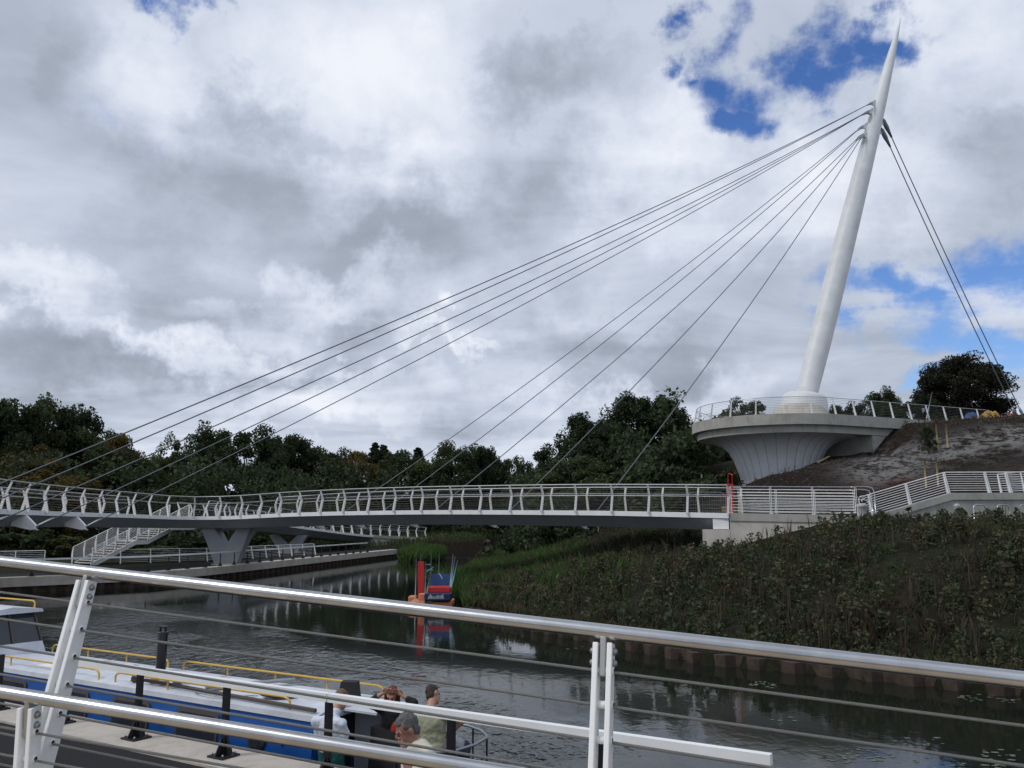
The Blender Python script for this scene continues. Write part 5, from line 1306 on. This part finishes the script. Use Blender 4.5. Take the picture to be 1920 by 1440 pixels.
mb = MB(); mb.tube([bp_(-.25, -.20, .50), bp_(-.05, -.30, .62), bp_(.5, -.50, .80), bp_(1.0, -.62, .93)], .012, 7); mb.lathe([(.04, 0), (.04, .06), (.06, .07)], bp_(1.0, -.62, .90), 10); o = mb.build('mooring_rope', M['pale'], boat)
# stern deck, engine box, open door
mb = MB(); pts = [tuple(bp_(a, WB/2-hull_w(a)*.96).xy) for a in np.linspace(-2.17, 0, 14)]+[tuple(bp_(a, WB/2+hull_w(a)*.96).xy) for a in np.linspace(0, -2.17, 14)]
mb.prism(pts, .10, .435); mb.build('stern_deck', M['tarmac'], boat)
mb = MB(); mb.plate([bp_(-.02, .42, .44), bp_(-.02, 1.28, .44), bp_(-.02, 1.28, 1.36), bp_(-.02, .42, 1.36)], BA_, .03); mb.build('doorway', M['black'], boat)
mb = MB(); mb.plate([bp_(-.04, .80, .44), bp_(-.60, .86, .44), bp_(-.60, .86, 1.36), bp_(-.04, .80, 1.36)], BN, .03); mb.build('cabin_door', M['grey_paint'], boat)
mb = MB(); mb.loft([[bp_(-.66, .34, .44), bp_(-1.60, .36, .44), bp_(-1.60, 1.1, .44), bp_(-.66, 1.1, .44)], [bp_(-.68, .38, 1.25), bp_(-1.55, .42, 1.15), bp_(-1.55, 1.0, 1.15), bp_(-.68, 1.06, 1.25)]]); mb.build('canvas_cover', M['blackcloth'], boat)
mb = MB(); c_ = at(656, 1340, 13.2); mb.loft([[Vector((c_.x-.22, 13.05, 1.15)), Vector((c_.x+.17, 13.0, 1.15)), Vector((c_.x+.18, 13.3, 1.15)), Vector((c_.x-.21, 13.35, 1.15))], [Vector((c_.x-.13, 13.1, 1.66)), Vector((c_.x+.11, 13.06, 1.66)), Vector((c_.x+.12, 13.24, 1.66)), Vector((c_.x-.12, 13.28, 1.66))]])
mb.build('stack_cover', M['blackcloth'], boat)
mb = MB(); mb.box(bp_(-.3, .9, 1.38), (.75, .8, .03), math.atan2(BA_.y, BA_.x)); mb.build('slide_hatch', M['roofp'], boat)
# stern rail
z = 1.12
pts = [bp_(a, WB/2-hull_w(a)*.93, z) for a in (-.75, -1.15, -1.5, -1.8, -2.0, -2.1)]+[bp_(-2.15, WB/2, z)]+[bp_(a, WB/2+hull_w(a)*.93, z) for a in (-2.1, -2.0, -1.8, -1.5, -1.1)]
mb = MB(); mb.tube(pts, .02, 7); sr = mb.build('stern_rail', M['galv'], boat)
for a, s_ in ((-.8, -1), (-1.5, -1), (-2.05, -1), (-2.05, 1), (-1.6, 1), (-1.1, 1)):
    mb = MB(); mb.tube([bp_(a, WB/2+s_*hull_w(a)*.93, .4), bp_(a, WB/2+s_*hull_w(a)*.93, z)], .014, 6); mb.build('rail_post', M['navy'], boat)
mb = MB(); mb.lathe([(.05, 0), (.16, .03), (.17, .2), (.05, .24)], bp_(-2.3, .35, .1), 14); mb.build('stern_fender', M['bluecloth'], boat)

# ------------------------------------------------------------------ people
FOLD = bpy.data.textures.new('folds', 'CLOUDS'); FOLD.noise_scale = .11; FOLD.noise_depth = 2
HTEX = bpy.data.textures.new('strands', 'CLOUDS'); HTEX.noise_scale = .03; HTEX.noise_depth = 2
def crumple(o, tex, k):
    d = o.modifiers.new('folds', 'DISPLACE'); d.texture = tex; d.strength = k; d.mid_level = .5; d.texture_coords = 'LOCAL'
def remesh(o, vox, it=2):
    m = o.modifiers.new('remesh', 'REMESH'); m.mode = 'VOXEL'; m.voxel_size = vox; m.use_smooth_shade = True
    if it: s_ = o.modifiers.new('smooth', 'SMOOTH'); s_.iterations = it; s_.factor = .6
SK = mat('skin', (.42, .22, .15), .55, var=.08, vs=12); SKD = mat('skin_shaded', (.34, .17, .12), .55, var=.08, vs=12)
def cloth_m(nm, c): return mat(nm, c, .85, var=.08, vs=7, bump=.4, bs=18)
TE = cloth_m('teal_shorts', (.01, .10, .09)); WH = cloth_m('white_shirt', (.62, .66, .76)); GR = cloth_m('khaki_tshirt', (.30, .31, .21)); BK = cloth_m('black_top', (.014, .014, .017)); CR = cloth_m('cream_shirt', (.56, .54, .44)); GY = cloth_m('grey_shirt', (.24, .25, .29)); NV = cloth_m('navy_shorts', (.012, .022, .045)); RD = cloth_m('red_top', (.5, .03, .02))
HB = mat('brown_hair', (.075, .042, .022), .7, var=.3, vs=40, bump=.6, bs=90); HR = mat('red_hair', (.14, .028, .012), .6, var=.3, vs=40, bump=.6, bs=90); HG = mat('grey_hair', (.10, .10, .10), .7, var=.35, vs=50, bump=.6, bs=90); HD = mat('dark_hair', (.035, .018, .012), .7, var=.3, vs=40, bump=.6, bs=90); HT = mat('straw_hair', (.15, .10, .055), .7, var=.3, vs=40, bump=.6, bs=90)
SHOE = mat('dark_shoe', (.02, .02, .022), .6)
def person(label, J, face, skin, hair, hair_len, top, bottom, top_ext='short', bottom_ext='short', vox=.011, hands=None):
    """J: joints in metres; face: unit vector the head looks along"""
    V_ = lambda k: Vector(J[k]); e = empty('person', label, 'person', tuple((V_('al')+V_('ar'))/2*0+Vector((V_('pelvis').x, V_('pelvis').y, min(V_('al').z, V_('ar').z)-.07))))
    off = -e.location
    def P_(k): return V_(k)+off
    fd = Vector(face).normalized(); hd = P_('head'); upv = (hd-P_('neck')).normalized(); upv = (upv-fd*upv.dot(fd)*.6).normalized(); sd_v = upv.cross(fd).normalized(); fd2 = sd_v.cross(upv).normalized()
    ax = (sd_v, fd2, upv); b = MB()
    b.ell(hd+upv*.03-fd2*.01, (.075, .095, .105), axes=ax); b.ell(hd-upv*.055+fd2*.028, (.055, .065, .068), axes=ax)
    b.ell(hd-upv*.005+fd2*.10, (.014, .022, .030), axes=ax, n=8); b.ell(hd+upv*.03+fd2*.078, (.055, .018, .012), axes=ax, n=8)
    for s_ in (-1, 1): b.ell(hd+sd_v*(.077*s_)-fd2*.005, (.012, .022, .032), axes=ax, n=8); b.ell(hd+sd_v*(.035*s_)-upv*.02+fd2*.07, (.02, .018, .02), axes=ax, n=8)
    b.ell(hd-upv*.048+fd2*.088, (.025, .014, .012), axes=ax, n=8); b.ell(hd-upv*.095+fd2*.068, (.022, .02, .018), axes=ax, n=8)
    b.cap(P_('neck')-upv*.03, hd-upv*.05-fd2*.015, .062, .055)
    sh = (P_('sl')+P_('sr'))/2; across = (P_('sr')-P_('sl')).normalized(); ch = P_('chest'); pv = P_('pelvis'); sp_ = (sh-pv).normalized(); fr_ = sp_.cross(across).normalized()
    tax = (across, fr_, sp_); hw = (P_('sr')-P_('sl')).length/2
    b.ell(ch, (hw*.88, .115, .2), axes=tax); b.ell(pv+sp_*.04, (hw*.82, .115, .13), axes=tax); b.ell((ch+pv)/2, (hw*.78, .105, .17), axes=tax); b.cap(P_('sl'), P_('sr'), .058, .058); b.cap(P_('neck'), sh, .06, .07)
    for s_ in 'lr':
        b.cap(P_('s'+s_), P_('e'+s_), .052, .041); b.cap(P_('e'+s_), P_('w'+s_), .041, .027)
        b.cap(P_('h'+s_), P_('k'+s_), .085, .058); b.cap(P_('k'+s_), P_('a'+s_), .056, .036)
        w_ = P_('w'+s_); hdv = Vector((hands or {}).get(s_, tuple((P_('w'+s_)-P_('e'+s_))))).normalized(); side_ = hdv.cross(fd).normalized() if abs(hdv.dot(fd)) < .95 else hdv.cross(Vector((0, 0, 1))).normalized(); pn = side_.cross(hdv).normalized()
        pc_ = w_+hdv*.05; b.ell(pc_, (.040, .016, .05), axes=(side_, pn, hdv), n=10); b.cap(w_-hdv*.01, pc_, .026, .022)
        for q, ln in zip((-1.5, -.5, .5, 1.5), (.062, .075, .078, .066)):
            r0 = w_+hdv*.088+side_*(q*.0195); r1 = r0+hdv*(ln*.5)+side_*(q*.002)+pn*.008; r2 = r1+hdv*(ln*.42)+pn*.022; b.cap(r0-hdv*.01, r1, .0092, .0088, 8); b.cap(r1, r2, .0088, .0075, 8)
        tq = 1 if s_ == 'l' else -1; r0 = w_+hdv*.03+side_*(.032*tq); r1 = r0+hdv*.035+side_*(.026*tq)+pn*.008; r2 = r1+hdv*.032+side_*(.006*tq)+pn*.008; b.cap(r0, r1, .012, .0105, 8); b.cap(r1, r2, .0105, .009, 8)
        a_ = P_('a'+s_); toe = Vector(J.get('t'+s_, tuple(V_('a'+s_)+Vector((fd.x, fd.y, 0)).normalized()*.17+Vector((0, 0, -.045)))))+off; b.cap(a_+Vector((0, 0, -.03)), toe, .04, .032)
    body = b.build('body', skin, e); remesh(body, min(vox, .0085), 2)
    # clothes
    c = MB(); g_ = .020
    c.ell(ch, (hw*.90+g_, .125+g_, .21), axes=tax); c.ell((ch+pv)/2, (hw*.82+g_, .118+g_, .19), axes=tax); c.ell(pv+sp_*.05, (hw*.86+g_, .125+g_, .13), axes=tax); c.cap(P_('sl'), P_('sr'), .072, .072); c.cap(sh+sp_*.01, P_('neck')-upv*.02, .085, .068)
    for s_ in 'lr':
        t_ = 1. if top_ext == 'long' else .62; en = P_('s'+s_).lerp(P_('e'+s_), t_ if top_ext != 'long' else 1); c.cap(P_('s'+s_), en, .070, .064)
        if top_ext == 'long': c.cap(P_('e'+s_), P_('e'+s_).lerp(P_('w'+s_), .55 if hands else .85), .060, .048)
    o = c.build('top', top, e); remesh(o, .012, 2); crumple(o, FOLD, .045)
    c = MB(); c.ell(pv+sp_*.0, (hw*.86+.016, .135, .12), axes=tax)
    for s_ in 'lr':
        t_ = .95 if bottom_ext == 'short' else 1.; c.cap(P_('h'+s_), P_('h'+s_).lerp(P_('k'+s_), t_), .103, .085)
        if bottom_ext == 'long': c.cap(P_('k'+s_), P_('k'+s_).lerp(P_('a'+s_), .95), .075, .055)
    o = c.build('shorts' if bottom_ext == 'short' else 'trousers', bottom, e); remesh(o, .013, 2); crumple(o, FOLD, .035)
    for s_ in 'lr':
        a_ = P_('a'+s_); toe = Vector(J.get('t'+s_, tuple(V_('a'+s_)+Vector((fd.x, fd.y, 0)).normalized()*.17+Vector((0, 0, -.045)))))+off; c = MB(); c.cap(a_+Vector((0, 0, -.035)), toe, .050, .042); c.build('shoe', SHOE, e)
    h = MB(); h.ell(hd+upv*.044-fd2*.022, (.080, .094, .098), axes=ax); h.ell(hd+upv*.075+fd2*.02, (.062, .055, .052), axes=ax); h.ell(hd-upv*.02-fd2*.05, (.070, .050, .065), axes=ax)
    if hair_len > .05:
        for s_ in (-1, 1): h.cap(hd+sd_v*(.075*s_)+upv*.04-fd2*.01, hd+sd_v*(.085*s_)-upv*hair_len*.7+fd2*.0, .035, .03)
        h.cap(hd-fd2*.06, hd-fd2*.075-upv*hair_len, .085, .06)
    o = h.build('hair', hair, e); remesh(o, .009, 0); crumple(o, HTEX, .02)
    ey = MB()
    for s_ in (-1, 1): ey.ell(hd+sd_v*(.031*s_)+upv*.012+fd2*.0865, .010, n=8, m=6)
    ey.build('eyes', M['black'], e)
    return e
def std(x, y, z, h, fc, lean=(0, 0), sw=.2):
    """standing joints: feet at (x, y, z), height h, body facing fc"""
    k = h/1.75; f = Vector((fc[0], fc[1], 0)).normalized(); r_ = Vector((f.y, -f.x, 0)); B = Vector((x, y, z)); U = Vector((0, 0, 1)); ln = Vector((lean[0], lean[1], 0)); J = {}
    def q(side, fw, up_, l=0.): return tuple(B+r_*side*k+f*fw*k+U*up_*k+ln*l)
    J['pelvis'] = q(0, 0, .95, .1); J['chest'] = q(0, 0, 1.26, .6); J['neck'] = q(0, .01, 1.47, .9); J['head'] = q(0, .05, 1.615, 1.15)
    for s_, g_ in (('r', 1), ('l', -1)):
        J['s'+s_] = q(sw*g_, -.01, 1.40, .85); J['e'+s_] = q((sw+.05)*g_, -.03, 1.12, .6); J['w'+s_] = q((sw+.05)*g_, .07, .88, .4)
        J['h'+s_] = q(.095*g_, 0, .90, .1); J['k'+s_] = q(.11*g_, .03, .49); J['a'+s_] = q(.12*g_, -.02, .075)
    return J
# man in khaki t shirt, back to the camera, hand on hip
c = at(808, 1303, 11.75); J = std(c.x-.0, c.y-.05, .435-.0, 1.76, (.35, .94), sw=.245); dz = (c.z-J['head'][2]); 
def setz(J, dz): return {k: (v[0], v[1], v[2]+dz*(min(1, max(0, (v[2]-.435)/.9)))) for k, v in J.items()}
J = setz(J, dz); S_ = Vector(J['sr']); J['er'] = tuple(at(866, 1353, 11.6)); J['wr'] = tuple(at(845, 1374, 11.72)); J['head'] = tuple(at(812, 1303, 11.85)); J['neck'] = tuple(Vector(J['neck'])+Vector((-.0, 0, 0)))
person('man in a khaki green t shirt seen from behind with a hand on his hip', J, (.72, .69, -.15), SK, HD, .0, GR, BK, hands={'r': (-.75, .1, -.5)})
# red haired woman holding her hair
c = at(735, 1305, 12.15); J = std(c.x, c.y+.05, .435, 1.6, (-.1, -1), sw=.17); J = setz(J, c.z-J['head'][2]); J['head'] = tuple(c)
J['er'] = tuple(at(692, 1316, 12.0)); J['wr'] = tuple(at(716, 1301, 11.98)); J['el'] = tuple(at(776, 1318, 12.05)); J['wl'] = tuple(at(756, 1305, 12.05))
pw = person('red haired woman in black on the stern, both hands raised to her hair', J, (-.12, -.92, -.42), SK, HR, .17, BK, BK, 'long', 'long', hands={'r': (.75, -.1, .35), 'l': (-.7, .1, .45)})
mb = MB(); q_ = Vector(J['chest'])-pw.location; mb.ell(q_+Vector((.05, -.12, -.12)), (.05, .05, .13)); mb.build('red_scarf', RD, pw)
# person in white shirt and teal shorts
c = at(640, 1312, 12.0); J = std(c.x-.08, c.y-.16, .435, 1.58, (.35, .95), sw=.215); J = setz(J, c.z-J['head'][2]-.02); J['head'] = tuple(c); J['neck'] = tuple(c+Vector((-.05, -.08, -.13))); 
for s_ in 'lr': v = Vector(J['s'+s_])+Vector((-.03, -.03, -.03)); J['s'+s_] = tuple(v); J['e'+s_] = tuple(v+Vector((.05, .08, -.26))); J['w'+s_] = tuple(v+Vector((.12, .28, -.36)))
person('stooping person in a white shirt and teal shorts at the narrowboat cabin door', J, (.75, .6, -.35), SK, HT, .03, WH, TE)
# grey shirted person bending down behind the khaki shirt
q = at(842, 1392, 12.1); J = std(q.x+.22, q.y+.05, .435, 1.6, (-.9, -.2)); hp_ = Vector((q.x+.18, q.y, .95)); f = Vector((-.97, -.15, 0)).normalized(); r_ = Vector((f.y, -f.x, 0))
J['pelvis'] = tuple(hp_); J['chest'] = tuple(hp_+f*.28+Vector((0, 0, .10))); J['neck'] = tuple(hp_+f*.50+Vector((0, 0, .10))); J['head'] = tuple(hp_+f*.62+Vector((0, 0, .02)))
for s_, g_ in (('r', 1), ('l', -1)):
    J['s'+s_] = tuple(hp_+f*.42+r_*.17*g_+Vector((0, 0, .12))); J['e'+s_] = tuple(hp_+f*.5+r_*.2*g_+Vector((0, 0, -.14))); J['w'+s_] = tuple(hp_+f*.55+r_*.16*g_+Vector((0, 0, -.36))); J['h'+s_] = tuple(hp_+r_*.09*g_+Vector((0, 0, -.03)))
person('person bent double in a grey shirt and navy shorts beside the stern rail', J, tuple(f*.6+Vector((0, 0, -.8))), SKD, HD, .0, GY, NV)
# grey haired man on the quay, hand to his face
c = at(764, 1369, 7.35); J = std(c.x+.10, c.y-.02, .90, 1.58, (-.85, -.45), sw=.19); zf = c.z+.0
J['head'] = tuple(c); J['neck'] = tuple(c+Vector((.085, .03, -.14)))
for k in ('sl', 'sr'): J[k] = tuple(Vector(J[k])+Vector((.0, 0, -.02)))
J['er'] = tuple(at(772, 1462, 7.12)); J['wr'] = tuple(at(756, 1409, 7.16)); J['el'] = tuple(c+Vector((-.05, -.28, -.50))); J['wl'] = tuple(c+Vector((-.27, -.22, -.44)))
person('grey haired man in a cream shirt on the quay with a hand to his face', J, (-.80, -.42, -.45), SKD, HG, .0, CR, NV, 'short', 'long', vox=.008, hands={'r': (-.06, .05, 1), 'l': (-.5, .2, .3)})

# ------------------------------------------------------------------ foreground ramp and railings
def rope(a, b, e, nm='wire_rope', r_=.006, sag=.0):
    n = 40; mb = MB(); mb.tube([a.lerp(b, i/n)+Vector((0, 0, -sag*4*(i/n)*(1-i/n))) for i in range(n+1)], r_, 8, uv=True); return mb.build(nm, M['rope'], e)
def spt(px, py, dist):          # point at a slant depth in front of the lens
    d = ray(px, py); f = Vector((0, _cp, _sp)); t = dist/d.dot(f); return Vector((0, 0, CAMZ))+d*t
# railing A: fits its top tube through three sightings
A0, A1 = spt(-330, 1022, 5.15), spt(2250, 1325, 2.78)
A0 = spt(0, 1053, 4.45); A1 = spt(1920, 1275, 2.95); Ad = (A1-A0).normalized(); Aw = Vector((Ad.x, Ad.y, 0)).normalized(); An = Vector((Aw.y, -Aw.x, 0))  # towards the camera
ra_ = empty('ramp_railing', 'near stainless handrail with wire ropes, crossing the whole picture above the boat', 'railing')
AL, AR = A0-Ad*3.0, A1+Ad*2.2
mb = MB(); mb.tube([AL.lerp(AR, i/12) for i in range(13)], .030, 24); mb.build('handrail', M['stain'], ra_)
def twin_post(px, railpt, wdir, leanv, H, e, ropes, gap=.036, pw=.075, th=.022, tw=.0, foot=.0):
    """two bolted plates with a tongue under the handrail"""
    p = empty('post', parent=e, loc=tuple(railpt)); axisv = (Vector((0, 0, -1))+leanv).normalized(); dep = axisv.cross(wdir).normalized()
    for s_ in (-1, 1):
        c0 = wdir*(s_*(gap+th)/2)+axisv*.045; L_ = H-.045
        f = MB(); pts = [c0-dep*pw*.42, c0+dep*pw*.42, c0+axisv*(L_*.62)+dep*pw*.66, c0+axisv*L_+dep*pw*.5, c0+axisv*L_-dep*pw*.5, c0+axisv*(L_*.62)-dep*pw*.66]
        f.plate(pts, wdir, th); o = f.build('plate', M['white'], p); bv = o.modifiers.new('bevel', 'BEVEL'); bv.width = .004; bv.segments = 2; bv.limit_method = 'ANGLE'
        for k in (0, 1):
            bc = c0+axisv*(.032+.045*k)+wdir*(s_*th/2); bl = MB(); bl.lathe([(.0135, -.002), (.0135, .006), (.011, .013), (.004, .017)], bc, 16, 0, True, wdir*s_); bl.lathe([(.0165, -.002), (.0165, .003)], bc, 16, 0, False, wdir*s_); bl.build('bolt', M['galv'], p)
    f = MB(); f.plate([-dep*.021+axisv*.018, dep*.021+axisv*.018, dep*.021+axisv*.175, -dep*.021+axisv*.175], wdir, gap*.72); o = f.build('tongue', M['stain'] if False else M['galv2'], p); bv = o.modifiers.new('bevel', 'BEVEL'); bv.width = .006; bv.segments = 3
    for s0 in ropes:
        f = MB(); f.lathe([(.015, -gap/2-.004), (.015, gap/2+.004)], axisv*s0, 14, 0, True, wdir); 
        for s_ in (-1, 1): f.lathe([(.0165, 0), (.0165, .004), (.010, .0045)], axisv*s0+wdir*(s_*(gap/2+th)), 16, 0, True, wdir*s_)
        f.build('rope_ferrule', M['white'], p)
        f = MB()
        for s_ in (-1, 1): f.lathe([(.0095, -.002), (.0095, .0055)], axisv*s0+wdir*(s_*(gap/2+th)), 12, 0, False, wdir*s_)
        f.build('rope_socket', M['black'], p)
    return p, axisv
M['galv2'] = mat('satin_steel', (.42, .42, .40), .42, .85)
ropes = [.150+.1285*i for i in range(7)]
def on_rail(px):
    best = min((i/600 for i in range(601)), key=lambda t: abs(_px(AL.lerp(AR, t))-px)); return AL.lerp(AR, best)
LV = An*.235
pax = None; p1 = on_rail(168); p2 = on_rail(1134); gapv = p2-p1
for k in range(-1, 3):
    q = p1+gapv*k; po_, pax = twin_post(0, q, Ad if False else Aw, LV, 1.25, ra_, ropes)
AX = pax
lend, rend = p1-gapv*1.05, p1+gapv*2.05
for s0 in ropes: rope(lend+AX*s0, rend+AX*s0, ra_, sag=.004)
# railing B: nearer and lower, ending out of view
B0 = spt(0, 1297, 3.85); B1 = spt(850, 1433, 3.35); Bd = (B1-B0).normalized(); Bw = Vector((Bd.x, Bd.y, 0)).normalized(); Bn = Vector((Bw.y, -Bw.x, 0))
rb_ = empty('ramp_railing', 'lower stainless handrail with wire ropes across the bottom left corner', 'railing')
BL, BR = B0-Bd*2.4, B1+Bd*3.2
mb = MB(); mb.tube([BL.lerp(BR, i/12) for i in range(13)], .030, 24); mb.build('handrail', M['stain'], rb_)
AL_, AR_ = BL, BR
q1 = min((BL.lerp(BR, i/600) for i in range(601)), key=lambda p: abs(_px(p)-56)); ropB = [.150+.118*i for i in range(7)]
for k in (0, 1.0): po_, bx_ = twin_post(0, q1+Bd*(2.35*k), Bw, -Bn*.06+Bw*.0, 1.1, rb_, ropB, gap=.036)
for s0 in ropB: rope(q1-Bd*2.3+bx_*s0, q1+Bd*3.0+bx_*s0, rb_, sag=.004)
# the ramp the photographer stands on
rp_ = empty('ramp', 'buff surfaced concrete ramp carrying the two near railings', 'ramp')
def rail_foot(P0, d, ax, H, t): return P0+d*t+ax*H
secs = []
for t in (-6, 9):
    a = A0+Ad*t+AX*1.22; b = a+An*5.2; secs.append([Vector((a.x, a.y, .5)), Vector((b.x, b.y, .5)), Vector((b.x, b.y, a.z-.02)), Vector((a.x, a.y, a.z-.02))])
mb = MB(); mb.loft(secs); mb.build('ramp_slab', M['buff'], rp_)
